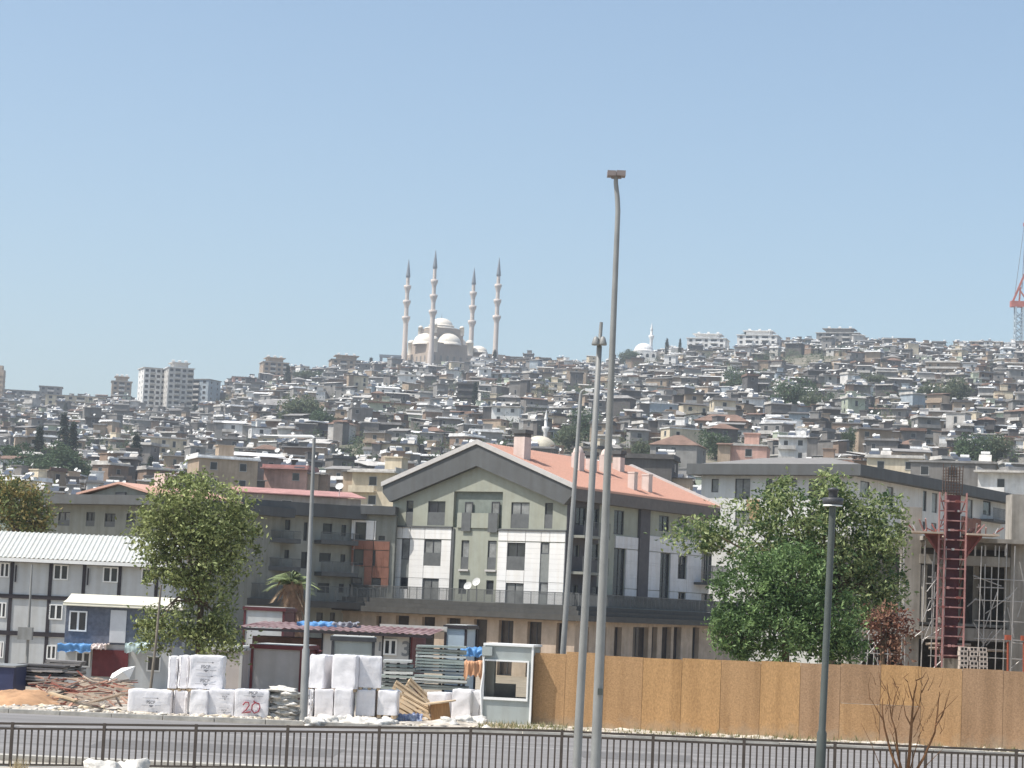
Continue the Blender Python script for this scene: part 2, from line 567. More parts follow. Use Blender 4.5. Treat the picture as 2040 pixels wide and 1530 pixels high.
mb.quad(fB.p(0, ZL), fB.p(MD, ZL), fB.p(MD, vE), fB.p(0, vE))
fK = Fac(fS.p(MD, 0), UL, -NL)
mb.quad(fK.p(0, ZL), fK.p(L, ZL), fK.p(L, vE), fK.p(0, vE))
mb.add([fK.p(0, vE), fK.p(L, vE), fK.p(L / 2, vR - 0.2)], [(0, 1, 2)])
# shaded side wall
sops = [fS.rect(c5(*r)) for r in ((1205, 585, 1280, 765), (1540, 625, 1615, 740), (1680, 640, 1750, 705), (1200, 865, 1283, 1245), (1537, 900, 1615, 1258),
        (1672, 920, 1740, 1095), (1672, 1195, 1732, 1275), (1845, 1205, 1940, 1290), (1845, 900, 1930, 1130),
        (920, 560, 1000, 700), (1030, 570, 1090, 720), (905, 840, 945, 930), (1030, 830, 1090, 960), (890, 1140, 930, 1220), (1040, 1150, 1090, 1230))]
wallface(mb, fS, 0, MD, ZL, vE, sops, 0.35)
mb.quad(fS.p(0, ZL, -.36), fS.p(MD, ZL, -.36), fS.p(MD, vE, -.36), fS.p(0, vE, -.36))
wall = mb.build('wall', SAGE, gb)
# loggia
lg = MB()
fG.box(lg, rec[0], rec[1], rec[2], rec[3], -0.355, -0.30)
lgo = lg.build('loggia', M('loggia_shade_green', (0.20, 0.225, 0.20), rough=0.9), gb)  # back sheet in darker green: shade of the recess put into the colour
pr = fG.rect(c5(45, 605, 350, 740))
lp = MB()
fG.box(lp, pr[0], pr[1], rec[2], pr[3], 0.003, 0.12)
lp.build('parapet', SAGE, lgo)
for r in recw:
    window(gb, fG, (r[0], r[1], rec[2] + .1, r[3]), FRAME, mull=0, rec=0.2)
    s_ = MB()
    fG.box(s_, r[0] - .06, r[1] + .06, r[2] - .1, pr[3] + .02, 0.13, 0.17)
    s_.build('balustrade', MATS['rail_grey'], lgo)
for r in tops:
    window(gb, fG, r, FRAME, mull=0 if r[1] - r[0] < 1 else 1, rail=0.55)
for r in mids:
    window(gb, fG, r, FRAME, mull=0, rail=0.42)
    s_ = MB(); fG.box(s_, r[0] - .1, r[1] + .1, r[2] - .16, r[2] - .02, 0.003, 0.16); s_.build('sill', COPE, gb)
for r in lows:
    window(gb, fG, r, FRAME, mull=0)
for k, r in enumerate(wops):
    window(gb, fG, r, FRAME, mull=1 if r[1] - r[0] > 1 else 0, d=0.12, rail=0.5 if k in (2, 4) else None)
for k, r in enumerate(sops):
    window(gb, fS, r, FRAME, GLASS, mull=1 if r[1] - r[0] > 1.3 else 0)
# white cladding, panel by panel
def clad(parent, f, area, ops, mat, d0=0.004, d1=0.12, umax=2.4, vmax=0.7, gap=0.0035):
    for a, b, c, e in cells(*area, ops, umax, vmax):
        if b - a < 0.05 or e - c < 0.05:
            continue
        q = MB()
        f.box(q, a + gap, b - gap, c + gap, e - gap, d0, d1 + RNG.uniform(-.004, .004))
        q.build('cladding_panel', mat, parent)
strips = [fG.rect(c3(1257, 755, 1320, 1150)), fG.rect(c5(660, 825, 725, 1292))]
clad(wall, fG, wl, wops + strips, WHITEP)
clad(wall, fG, wr, wops + strips, WHITEP)
for s_ in strips:
    q = MB()
    for a, b, c, e in cells(s_[0], s_[1], max(s_[2], vT), s_[3], wops):
        fG.box(q, a, b, c, e, 0.004, 0.05)
    q.build('grey_infill_strip', M('infill_grey', (0.21, 0.22, 0.21), rough=0.7), wall)
q = MB()                                                 # grey coping over the white blocks and the joint beside them
for s_ in (wl, wr):
    fG.box(q, s_[0] - .05, s_[1] + .05, s_[3] + .004, s_[3] + .13, 0.004, 0.2)
fG.box(q, wl[0] - 0.25, wl[0] - 0.02, vT, wl[3], 0.004, 0.10)
q.build('coping', DGREY, wall)
# side cladding and dark strips
SWHITE = M('side_white_cladding_shaded', (0.66, 0.66, 0.67), rough=0.7, var=0.06, streak=0.08)  # the white cladding again, with this side's shade put into the colour
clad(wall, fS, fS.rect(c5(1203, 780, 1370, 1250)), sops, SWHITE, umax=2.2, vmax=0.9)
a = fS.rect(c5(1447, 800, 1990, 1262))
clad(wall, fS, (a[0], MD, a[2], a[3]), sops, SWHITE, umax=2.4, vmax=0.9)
q = MB()
fS.box(q, *fS.rect(c5(1375, 570, 1447, 1260)), 0.004, 0.25)
q.build('dark_pier', M('dark_brown_grey', (0.10, 0.095, 0.10), rough=0.8), wall)
q = MB()
for a, b, c, e in cells(0.004, fS.uv(1190, 1100)[0], vT, vE - 1.16, sops):
    fS.box(q, a, b, c, e, 0.004, 0.05)
q.build('loggia_shade_strip', MATS['dark_brown_grey'], wall)  # flat strip: the shade of recessed loggias is put into its colour
for py0, py1 in ((1040, 1068), (1110, 1140)):
    q = MB()
    u1 = fS.uv(1185, 1100)[0]
    v0, v1 = fS.uv(1160, py1)[1], fS.uv(1160, py0)[1]
    fS.box(q, 0.5, u1, v0 - .2, v0, 0.06, 1.3)
    o = q.build('balcony', GREYD, gb)
    railing(o, fS, 0.5, u1, v0, v1, 1.25)
b_ = fS.rect(c5(1790, 995, 1940, 1140))
q = MB(); fS.box(q, b_[0], b_[1], b_[2], b_[2] + .2, 0.13, 1.4)
o = q.build('balcony', DGREY, gb)
railing(o, fS, b_[0], b_[1], b_[2] + .2, b_[3], 1.35, step=0.1)
# roof
OV = 0.7
mid = L / 2
sl = (vR - vE) / mid
q = MB()
th = 0.16
for a, b in ((mid, -OV), (mid, L + OV)):
    vb = vE - sl * OV
    p = [fG.p(a, vR, 0.39), fG.p(b, vb, 0.39), fG.p(b, vb, -MD - .6), fG.p(a, vR, -MD - .6)]
    q.prism(p, Z * th)
roof = q.build('roof', TILE, gb)
for d0 in (0.40, -MD - .62):                             # raised verge at both gable ends
    q = MB()
    for a, b in ((mid, -OV - .1), (mid, L + OV + .1)):
        vb = vE - sl * (OV + .1)
        p = [fG.p(a, vR + .004, d0), fG.p(b, vb + .004, d0), fG.p(b, vb + th + .2, d0), fG.p(a, vR + th + .2, d0)]
        q.prism(p, NL * 0.24)
    q.build('verge_coping', COPE, roof)
q = MB()
inn = fG.uv(958, 929)[1]
ie = fG.uv(1124, 1003)[1]
for a, b in ((mid, -OV), (mid, L + OV)):
    vb = vE - sl * OV
    kk = 0 if b < 0 else L
    p = [fG.p(a, vR - .004, 0.004), fG.p(b, vb - .004, 0.004), fG.p(b, vb - .5, 0.004), fG.p(kk, ie - .1, 0.004), fG.p(a, inn, 0.004)]
    q.prism(p, NL * 0.5)
q.build('gable_fascia', DGREY, gb)
q = MB()
fS.box(q, -0.1, MD + .5, vE - 1.15, vE - sl * OV - .01, 0.004, OV - .02)
q.build('eaves_fascia', M('brown_grey_soffit', (0.15, 0.135, 0.125), rough=0.8), roof)
# roof tile courses: ribs running down the visible slope
rb = MB()
nrm = (Z + NR * sl).normalized()
for i in range(int(MD / 0.36)):
    dd = -0.2 - i * 0.36
    p0, p1 = fG.p(mid - .15, vR + th + .012, dd), fG.p(-OV, vE - sl * OV + th + .012, dd)
    rb.beam(p0, p1, 0.12, 0.07)
o = rb.build('tile_ribs', TILE, roof); o['kind'] = 'stuff'
# chimneys on the right slope
o_r, n_r = fG.p(mid, vR + th), (Z * 1.0 + NR * sl).normalized()
for r, dome in ((c5(368, 35, 498, 190), 0), (c5(885, 165, 985, 292), 1), (c5(992, 210, 1080, 303), 0), (c5(1092, 185, 1180, 318), 1), (c5(1192, 200, 1284, 300), 0),
                (c5(1305, 318, 1380, 436), 2), (c5(1408, 335, 1490, 450), 2)):
    pb = hz((r[0] + r[2]) / 2, r[3] - 2, o_r, n_r)
    dd = (pb - C).dot(NL)
    if dd > -1.6:                               # keep the stack behind the gable wall
        pb += UR * (dd + 1.6)
    sc_ = pb.y / F
    w, h = (r[2] - r[0]) * sc_ * 0.72, (r[3] - r[1]) * sc_
    cb = MB()
    cb.obox(pb - UL * w / 2 - UR * w / 2 - Z * 0.8, UL * w, UR * w, Z * (h + 0.8))
    ch = cb.build('chimney', CHIM, roof)
    cc = MB()
    t_ = pb + Z * h
    if dome == 1:
        cc.lathe(t_ + Z * 0.004, [(w * .55, 0), (w * .55, .1), (w * .42, .35), (w * .2, .52), (0.01, .56)], 12)
        cc.build('cap', CHIM, ch)
    elif dome == 0:
        cc.obox(t_ + Z * .25 - UL * w * .62 - UR * w * .62, UL * w * 1.24, UR * w * 1.24, Z * .3)
        cc.obox(t_ + Z * .004 - UL * w * .5 - UR * w * .5, UL * w, UR * w, Z * .24)
        cc.build('cap', DGREY, ch)
    else:
        cc.obox(t_ + Z * .004 - UL * w * .55 - UR * w * .55, UL * w * 1.1, UR * w * 1.1, Z * .12)
        cc.build('cap', CHIM, ch)
# podium: beige piers, shop openings, stepped ledge, terrace rail
PO = 2.6
fP, fPS = Fac(fG.p(0, 0, PO) + NR * PO, UL, NL), Fac(fS.p(0, 0, PO) + NL * PO, UR, NR)
LP, MP = L + 2 * PO, MD + 2 * PO
vL0 = fP.uv(950, 1228)[1]
pops = [fP.rect(r) for r in (c6(162, 190, 262, 500), c6(350, 200, 460, 500), c6(565, 220, 672, 500), c6(785, 230, 855, 500), (748, 1227, 758, 1312),
        (787, 1226, 813, 1312), (839, 1227, 865, 1312), (889, 1228, 916, 1312))]
pops = [(a, b, ZL, min(d, vL0 - .15)) for a, b, c, d in pops]
pops2 = [fPS.rect(c6(x0, 262, x1, 500)) for x0, x1 in ((880, 925), (960, 1030), (1100, 1160), (1222, 1278), (1362, 1478), (1505, 1545), (1580, 1650), (1668, 1725), (1810, 1860))]
pops2 = [(a, b, ZL, min(d, vL0 - .15)) for a, b, c, d in pops2 if b < MP - .2 and a > 0.2]
q = MB()
wallface(q, fP, 0, LP, ZL, vL0, pops, 0.5)
wallface(q, fPS, 0, MP, ZL, vL0, pops2, 0.5)
pod = q.build('podium', STONE, gb)
for f, oo in ((fP, pops), (fPS, pops2)):
    for a, b, c, d in oo:
        w_ = window(pod, f, (a, b, c + .02, d), FRAME, M('shop_glass', (0.06, 0.05, 0.045), rough=0.12, var=0.4, scale=0.8), mull=0 if b - a < 1.2 else 1, rec=0.45)
q = MB()
for a, b, x in ((0.0, 0.42, 0.9), (0.425, 0.75, 0.55), (0.755, vT - vL0 - .02, 0.15)):
    q.obox(fP.p(-x, vL0 + a + .004, x), UL * (LP + 2 * x), Z * (b - a), -NL * (MP + 2 * x))
lo = q.build('ledge', LEDGE, gb)
q = MB()
q.obox(fP.p(-.2, vL0 - .2, .12), UL * (LP + .4), Z * .17, -NL * .1)
q.build('lit_string_course', STONE, pod)
vH = fG.uv(950, 1172)[1] + 0.1
railing(gb, fP, 0, LP, vT, vT + 0.95, -0.35, 0.075)
railing(gb, fPS, 0, MP, vT, vT + 0.95, -0.35, 0.075)
# two small satellite dishes on the terrace
for px, py in ((933, 1168), (950, 1160)):
    p = hz(px, py, fG.p(0, 0, 1.5), NL)
    t = thing('satellite_dish', 'small white satellite dish on the terrace of the gabled block, %s' % ('lower one' if px < 940 else 'upper one'), 'satellite dish', Vector((p.x, p.y, vT)), 'satellite dishes on the terrace')
    q = MB(); q.tube([(p.x, p.y, vT), (p.x, p.y, p.z)], .04, 6); q.build('mast', MATS['rail_grey'], t)
    q = MB()
    prof = [(0.02, 0), (.14, .02), (.24, .05), (.34, .11)]
    q.lathe((0, 0, 0), prof, 14)
    rm = Vector((-.5, -.8, .45)).to_track_quat('Z', 'Y').to_matrix()
    q.v = [tuple(rm @ Vector(v) + p) for v in q.v]
    q.build('dish', M('dish_white', (.6, .6, .58), rough=.5), t)

# ---------------------------------------------------------------- wing with balconies left of it (faces right, in shade)
A30 = rad(30)
W0 = base(468, 171, ZL)
fW = Fac(W0, (math.cos(A30), math.sin(A30), 0), (math.sin(A30), -math.cos(A30), 0))
WW = fW.uv(700, 1150)[0]
vW = fW.uv(600, 1028)[1]
wg = thing('shaded_apartment_wing', 'dark grey apartment wing with rows of shaded balconies beside the gabled block', 'building', W0, 'new apartment blocks')
wo = [fW.rect(c3(*r)) for r in ((215, 600, 285, 690), (345, 610, 385, 690), (490, 630, 518, 775), (640, 640, 712, 720), (785, 650, 822, 740),
      (195, 840, 275, 910), (340, 845, 375, 910), (470, 860, 515, 990), (612, 870, 700, 940), (778, 880, 815, 945),
      (55, 1075, 100, 1150), (172, 1080, 250, 1150), (345, 1085, 380, 1150), (598, 1105, 690, 1180), (765, 1110, 803, 1180))]
wo += [fW.rect(c3(*r)) for r in ((590, 1335, 640, 1400), (695, 1335, 735, 1400), (800, 1340, 860, 1400), (900, 1345, 945, 1400))]
q = MB()
wallface(q, fW, 0, WW, ZL, vW, wo, 0.3)
fW.box(q, 0, WW, ZL, vW, -12, -0.31)
wall = q.build('wall', GREYW, wg)
for r in wo:
    window(wg, fW, r, FRAME, mull=0 if r[1] - r[0] < 1.2 else 1, gm=GLASS)
q = MB()
vt = fW.uv(600, 1002)[1]
fW.box(q, -.6, WW + .6, vW + .004, vt, -12.6, 1.0)
q.build('roof_fascia', DGREY, wg)
for r in ((0, 690, 415, 785), (572, 712, 862, 805), (0, 905, 412, 1005), (574, 937, 862, 1052)):
    b_ = fW.rect(c3(*r))
    u0, u1 = max(0.1, b_[0]), min(WW - .05, b_[1])
    q = MB(); fW.box(q, u0, u1, b_[2], b_[2] + .3, 0.004, 1.3)
    o = q.build('balcony', DGREY, wg)
    railing(o, fW, u0, u1, b_[2] + .3, b_[3], 1.25, step=0.1)
b_ = fW.rect(c3(100, 1240, 860, 1290))
q = MB(); fW.box(q, -2, WW + 2.2, b_[2], b_[3], 0.004, 2.4)
o = q.build('ledge', LEDGE, wg)
railing(wg, fW, -2, WW + 2.0, b_[3] + .01, b_[3] + 1.15, 2.2, step=0.1)
q = MB(); fW.box(q, 0, WW, ZL, b_[2] - .01, 0.004, 0.2)
# narrow stair block with terracotta and white panels between wing and gable
S0 = fW.p(WW + .02, ZL, 0.3)
fN = Fac(S0, (math.cos(rad(-6)), math.sin(rad(-6)), 0), (math.sin(rad(-6)), -math.cos(rad(-6)), 0))
SN = fN.uv(786, 1100)[0]
vN = fN.uv(740, 1025)[1]
st = thing('stair_block', 'narrow stair block with terracotta and white panels between wing and gabled block', 'building', S0, 'new apartment blocks')
no = [fN.rect(c3(*r)) for r in ((895, 630, 980, 765), (880, 840, 960, 965), (862, 1060, 945, 1115), (1025, 1065, 1095, 1130), (1030, 850, 1052, 970), (1075, 735, 1125, 770))]
q = MB()
wallface(q, fN, 0, SN, ZL, vN, no, 0.3)
fN.box(q, 0, SN, ZL, vN, -8, -0.31)
wall = q.build('wall', GREYD, st)
for r in no:
    window(st, fN, r, FRAME, GLASS, mull=0)
clad(wall, fN, fN.rect(c3(865, 615, 1055, 765)), no, WHITEP, vmax=1.0)
clad(wall, fN, fN.rect(c3(865, 775, 1160, 975)), no, BRICKR, vmax=0.9)
clad(wall, fN, fN.rect(c3(960, 980, 1155, 1135)), no, BRICKR, vmax=0.9)
q = MB(); fN.box(q, -.4, SN, vN + .004, fN.uv(740, 1008)[1], -8.4, .6)
q.build('roof_fascia', DGREY, st)

# ---------------------------------------------------------------- low-roofed block at the left, with a small gable on its roof
B0 = base(302, 160, ZL)
fL = Fac(B0, UL, NL)
LL = fL.uv(92, 1050)[0]
v1, v2 = fL.uv(200, 1006)[1], fL.uv(200, 987)[1]
lb = thing('left_apartment_block', 'grey apartment block with wide flat eaves behind the white container offices', 'building', B0, 'new apartment blocks')
lo_ = [fL.rect(c1(*r)) for r in ((455, 548, 545, 655), (672, 550, 740, 660), (818, 560, 900, 665), (985, 560, 1060, 670))]
q = MB()
wallface(q, fL, 0, LL, ZL, v1, lo_, 0.3)
fL.box(q, 0, LL, ZL, v1, -14, -.31)
q.build('wall', GREYD, lb)
for r in lo_:
    window(lb, fL, r, FRAME, mull=1, rail=0.4)
q = MB(); fL.box(q, -.8, LL + .8, v1 + .004, v2, -14.6, 1.1)
rf = q.build('roof', DGREY, lb)
q = MB()
ga, gl, gr = fL.uv(224, 963), fL.uv(150, 987), fL.uv(291, 987)
pl = [fL.p(gl[0], v2 + .004, -1), fL.p(gr[0], v2 + .004, -1), fL.p(ga[0], ga[1], -1)]
q.prism(pl, -NL * 9)
q.build('roof_gable', GREYD, rf)
q = MB()
for e in (gl, gr):
    p = [fL.p(ga[0], ga[1] + .004, -.6), fL.p(e[0] + (.5 if e is gl else -.5), v2 - .1 + .15, -.6), fL.p(e[0] + (.5 if e is gl else -.5), v2 - .1 + .15, -10.4), fL.p(ga[0], ga[1] + .004, -10.4)]
    q.prism(p, Z * .16)
q.build('gable_roof', TILE, rf)
q = MB(); r = fL.rect(c1(835, 388, 915, 420)); fL.box(q, *r, -1 + .004, -.9)
q.build('vent', FRAME, rf)
pc = fL.p(fL.uv(253, 980)[0], v2, -4)
q = MB(); q.obox(pc, UL * 1.0, UR * 1.0, Z * 1.9)
q.build('chimney', CHIM, rf)

# ---------------------------------------------------------------- white block at the right behind the trees
R0 = base(1690, 192, ZL)
fA, fD = Fac(R0, UL, NL), Fac(R0, UR, NR)
AL, AD = fA.uv(1396, 1000)[0], fD.uv(2015, 1050)[0]
v1, v2 = fA.uv(1600, 948)[1], fA.uv(1600, 926)[1]
rb_ = thing('white_corner_block', 'white apartment block with dark flat eaves behind the large green tree', 'building', R0, 'new apartment blocks')
WREND = M('white_render', (0.62, 0.62, 0.60), rough=0.85, var=0.06, scale=0.6, streak=0.1)
ao = [fA.rect(c7(*r)) for r in ((55, 300, 100, 385), (205, 298, 300, 430), (400, 300, 440, 430), (565, 300, 600, 345), (672, 302, 780, 430), (860, 320, 900, 410), (392, 500, 430, 590), (205, 500, 300, 600), (672, 500, 780, 600))]
do = [fD.rect(c7(*r)) for r in ((1000, 315, 1060, 420), (1170, 350, 1210, 480), (1398, 375, 1422, 505), (1455, 390, 1490, 515), (1395, 570, 1415, 640), (1450, 580, 1485, 650), (1680, 430, 1715, 550), (1780, 440, 1830, 530))]
q = MB()
wallface(q, fA, 0, AL, ZL, v1, ao, 0.3)
wallface(q, fD, 0, AD, ZL, v1, do, 0.3)
q.obox(fA.p(0.31, ZL, -.31), UL * (AL - .31), Z * (v1 - ZL), UR * (AD - .31))
wall = q.build('wall', WREND, rb_)
for r in ao:
    window(rb_, fA, r, FRAME, mull=1 if r[1] - r[0] > 1 else 0)
for r in do:
    window(rb_, fD, r, FRAME, mull=0)
q = MB()
q.obox(fA.p(-1, v1 + .004, 1), UL * (AL + 2), Z * (v2 - v1), UR * (AD + 2))
rf = q.build('roof_fascia', DGREY, rb_)
q = MB()
bs = [fA.p(-.4, v2 + .004, .4), fA.p(AL + .4, v2 + .004, .4), fA.p(AL + .4, v2 + .004, -AD - .4), fA.p(-.4, v2 + .004, -AD - .4)]
tp = [fA.p(4, v2 + .9, -4), fA.p(AL - 4, v2 + .9, -4), fA.p(AL - 4, v2 + .9, -AD + 4), fA.p(4, v2 + .9, -AD + 4)]
q.add(bs + tp, [(0, 1, 5, 4), (1, 2, 6, 5), (2, 3, 7, 6), (3, 0, 4, 7), (4, 5, 6, 7)])
q.build('low_roof', M('grey_roof_sheet', (.22, .21, .20), rough=.7), rb_)
clad(wall, fD, fD.rect(c7(1640, 545, 1760, 680)), do, BRICKR, vmax=1)
clad(wall, fA, fA.rect(c7(280, 430, 360, 560)), ao, M('tan_cladding', (.36, .24, .14), rough=.8), vmax=1)
b_ = fD.rect(c7(1760, 480, 1850, 560))
q = MB(); fD.box(q, b_[0], b_[1] + 2, b_[2] - .2, b_[2], .004, 1.4)
o = q.build('balcony', DGREY, rb_)
railing(o, fD, b_[0], b_[1] + 2, b_[2], b_[2] + 1.1, 1.35)
# ================================================================ the great mosque on the crest
MWALL = M('mosque_stone', (0.40, 0.33, 0.27), rough=0.9, var=0.1, scale=0.15, streak=0.15)
MDOME = M('mosque_dome_lead', (0.74, 0.68, 0.59), rough=0.55, var=0.05, scale=0.1)
MSPIRE = M('spire_lead', (0.19, 0.21, 0.235), rough=0.5, var=0.1)
MSHAFT = M('minaret_stone', (0.56, 0.49, 0.44), rough=0.9, var=0.06, scale=0.2)
YM = 1500.0
mk = YM / F                                   # metres per pixel there
def dome_prof(r, h, k=9):
    return [(r * math.cos(math.pi / 2 * i / k) + .01, h * math.sin(math.pi / 2 * i / k)) for i in range(k + 1)]
def arch_poly(f, uc, v0, w, h, d, n=10):      # round-headed panel
    pts = [f.p(uc - w / 2, v0, d), f.p(uc + w / 2, v0, d)]
    for i in range(n + 1):
        a = math.pi * i / n
        pts.append(f.p(uc + w / 2 * math.cos(a), v0 + h - w / 2 + w / 2 * math.sin(a), d))
    return pts
nc = at(857, 738, YM - 18)
zb = nc.z - 4
mq = thing('great_mosque', 'large pale stone mosque with stacked domes on the hilltop', 'mosque', (nc.x, nc.y, zb))
f1, f2 = Fac(nc, UL, NL), Fac(nc, UR, NR)
f2 = Fac(nc, Vector((math.cos(rad(30)), math.sin(rad(30)), 0)), Vector((math.sin(rad(30)), -math.cos(rad(30)), 0)))
f1 = Fac(nc, Vector((-f2.u.y, f2.u.x, 0)), Vector((-f2.u.x, -f2.u.y, 0)))
S1, S2 = 40.0, 35.0
cen = nc + f1.u * S1 / 2 + f2.u * S2 / 2
zt1 = at(857, 700, YM - 18).z
q = MB()
q.obox((nc.x, nc.y, zb), f1.u * S1, f2.u * S2, Z * (zt1 - zb))
hall = q.build('hall', MWALL, mq)
q = MB()                                      # upper tier and arch cube
zt2 = at(880, 686, YM).z
q.obox(Vector((nc.x, nc.y, zt1 + .01)) + f1.u * 3 + f2.u * 3, f1.u * (S1 - 6), f2.u * (S2 - 6), Z * (zt2 - zt1))
zt3 = at(900, 655, YM).z
CW = 22.0
q.obox(Vector((cen.x, cen.y, zt2 + .02)) - f1.u * CW / 2 - f2.u * CW / 2, f1.u * CW, f2.u * CW, Z * (zt3 - zt2))
q.build('upper_tier', MWALL, mq)
def at_m(px, py, dy=0):
    return at(px, py, YM + dy)
q = MB()
rd = 23.5 * mk
cz = Vector((cen.x, cen.y, zt3 + .03))
q.lathe(cz, [(CW * .52, 0), (CW * .52, .7), (rd * 1.08, .75), (rd * 1.08, 2.2)], 28)
q.lathe(cz + Z * 2.2, [(rd * 1.12, 0), (rd * 1.1, .5)] + dome_prof(rd, 17 * mk), 32)
q.build('main_dome', MDOME, mq)
q = MB(); q.tube([cz + Z * (2.2 + 17 * mk), cz + Z * (2.2 + 17 * mk + 3.5)], [.22, .06], 6); q.build('finial', MSPIRE, mq)
# half domes against each side of the cube, with their dark arches
for f, off in ((f1, -f2.u), (f2, -f1.u), (f1, f2.u), (f2, f1.u)):
    c = Vector((cen.x, cen.y, zt2 + .3)) + off * (CW / 2 + .1)
    q = MB()
    q.lathe(c, [(8.9, -1.2), (8.9, 0)] + dome_prof(8.5, 7.0), 28)
    q.build('half_dome', MDOME, mq)
    ff = Fac(c, off.cross(Z), off)
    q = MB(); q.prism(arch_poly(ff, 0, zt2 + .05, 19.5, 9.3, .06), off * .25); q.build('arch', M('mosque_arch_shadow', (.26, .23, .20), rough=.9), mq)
# corner turrets with small domes
for a in (0, 1):
    for b in (0, 1):
        p = Vector((nc.x, nc.y, zt2 + .04)) + f1.u * (4 + a * (S1 - 8)) + f2.u * (4 + b * (S2 - 8))
        q = MB(); q.lathe(p, [(2.6, -zt2 + zt1), (2.6, 1.6), (2.8, 1.7)] + [(r, z + 1.8) for r, z in dome_prof(2.5, 2.0)], 14); q.build('corner_turret', MDOME, mq)
        p = Vector((cen.x, cen.y, zt3)) + f1.u * (a - .5) * (CW - 1.5) + f2.u * (b - .5) * (CW - 1.5)
        q = MB(); q.lathe(p, [(1.6, -4), (1.6, 1.2)] + [(r, z + 1.2) for r, z in dome_prof(1.6, 1.5)], 12); q.build('weight_tower', MDOME, mq)
# arched windows on the hall walls
for f, S in ((f1, S1), (f2, S2)):
    for row, (vz, hh) in enumerate(((zb + 5.5, 4.2), (zt1 - 5.6, 3.8))):
        for k in range(7):
            q = MB(); q.prism(arch_poly(f, (k + .5) * S / 7, vz, 1.7, hh, .02), f.n * .1)
            q.build('window', M('mosque_window', (.20, .185, .17), rough=.5), hall)
# lower side wing with a small dome, porch band and left annexe
wgp = at_m(955, 738, 6)
q = MB()
zw = at_m(955, 703, 6).z
q.obox(wgp - Vector((9, 0, 5)), Vector((26, 6, 0)), Vector((-6, 18, 0)), Z * (zw - wgp.z + 5))
wn = q.build('side_wing', MWALL, mq)
q = MB(); c = at_m(953, 701, 8); q.lathe(c - Z * .6, [(6.4, -.4), (6.4, .5)] + [(r, z + .5) for r, z in dome_prof(6, 4.2)], 22); q.build('wing_dome', MDOME, mq)
q = MB(); p = at_m(925, 714, -26); q.obox(p - Z * 10, Vector((22, 10, 0)), Vector((0, 3, 0)), Z * 9.5); q.build('porch', MWALL, mq)
for k in range(5):
    pass
# minarets
for i, (px, pyt, dy, lab) in enumerate(((804, 515, 4, 'leftmost minaret of the great mosque, at its lit tan wall'), (857, 497, -20, 'tallest minaret of the great mosque, just left of the main dome'),
                              (936, 532, 30, 'minaret right of the main dome, with a dark spire lower than the others'), (985, 512, -4, 'rightmost minaret of the great mosque, standing free beside two cypresses'))):
    Ym = YM + dy
    b = at(px, 736, Ym)
    top = at(px, pyt, Ym).z
    H = top - b.z + 3
    b.z -= 3
    t = thing('minaret', lab, 'minaret', b, 'four minarets of the great mosque')
    q = MB()
    h1, h2, h3, hs = H * .50, H * .625, H * .745, H * .85
    if i != 1:
        h1, h2, h3, hs = H * .485, H * .625, H * .755, H * .84
    r = 1.6
    q.lathe(b, [(r * 1.35, -8), (r * 1.35, H * .16), (r * 1.05, H * .2), (r, h1 - 4), (r * .94, h1), (r * .88, h2 - 4), (r * .85, h2), (r * .8, h3 - 4), (r * .76, h3), (r * .72, hs)], 14)
    q.build('shaft', MSHAFT, t)
    for k, h in enumerate((h1, h2, h3)):
        s = 1 - .06 * k
        q = MB(); q.lathe(b, [(r * s * .98, h - 4.1), (r * s * 1.15, h - 2.6), (r * s * 1.6, h - .9), (r * s * 1.72, h - .5), (r * s * 1.72, h + 1.0), (r * s * 1.5, h + 1.0), (r * s * 1.5, h - .2), (r * .7, h - .2)], 14)
        q.build('balcony', MSHAFT, t)
    q = MB(); q.lathe(b, [(r * .72, hs - .3), (r * .98, hs), (r * .9, hs + H * .02), (r * .45, hs + (H - hs) * .6), (.06, H)], 14)
    q.build('spire', MSPIRE, t)
# dark gate-shaped frame beside the mosque, with a white hall behind
p0 = at(775, 742, 1430)
t = thing('frame_monument', 'dark gate shaped frame left of the great mosque', 'monument', p0)
a, b = at(755, 742, 1430), at(797, 744, 1430)
za, zc_ = at(757, 711, 1430).z, at(797, 712, 1430).z
q = MB(); q.box((a.x, a.y, a.z - 3), (a.x + 1.6, a.y + 4, za)); q.build('post', MSPIRE, t)
q = MB(); q.box((b.x - 1.6, b.y, b.z - 3), (b.x, b.y + 4, za)); q.build('post', MSPIRE, t)
q = MB(); q.box((a.x - .3, a.y - .1, za + .01), (b.x + .3, a.y + 4.1, za + 1.6)); q.build('lintel', MSPIRE, t)

# ================================================================ houses
HW = {n: M('house_' + n.replace(' ', '_'), c, rough=.95, var=.22, scale=.35, streak=.13) for n, c in {
    'bare concrete': (.20, .188, .176), 'grey': (.265, .257, .245), 'dark grey': (.115, .108, .103), 'cream': (.60, .52, .39), 'white': (.72, .71, .69), 'tan': (.38, .30, .225),
    'pink': (.55, .35, .29), 'pale blue': (.36, .41, .45), 'brown brick': (.26, .19, .145), 'pale green': (.42, .46, .37), 'pale': (.52, .50, .47)}.items()}
HR = {n: M('roof_' + n.replace(' ', '_'), c, rough=.9, var=.28, scale=.5, streak=.15) for n, c in {
    'pale concrete': (.50, .48, .45), 'grey': (.27, .26, .25), 'white': (.80, .79, .77), 'rusty': (.20, .13, .10), 'terracotta': (.34, .185, .13), 'pink': (.42, .23, .21), 'dark': (.11, .105, .10)}.items()}
HWIN = M('house_window_dark', (.03, .032, .035), rough=.15, var=.3, spec=.5)
HFRM = M('house_window_frame', (.42, .41, .39), rough=.6, var=.1)
TANK = M('water_tank_white', (.66, .655, .63), rough=.45, var=.08)
SOLAR = M('solar_panel_blue', (.07, .08, .10), rough=.12, var=.2, spec=.6)
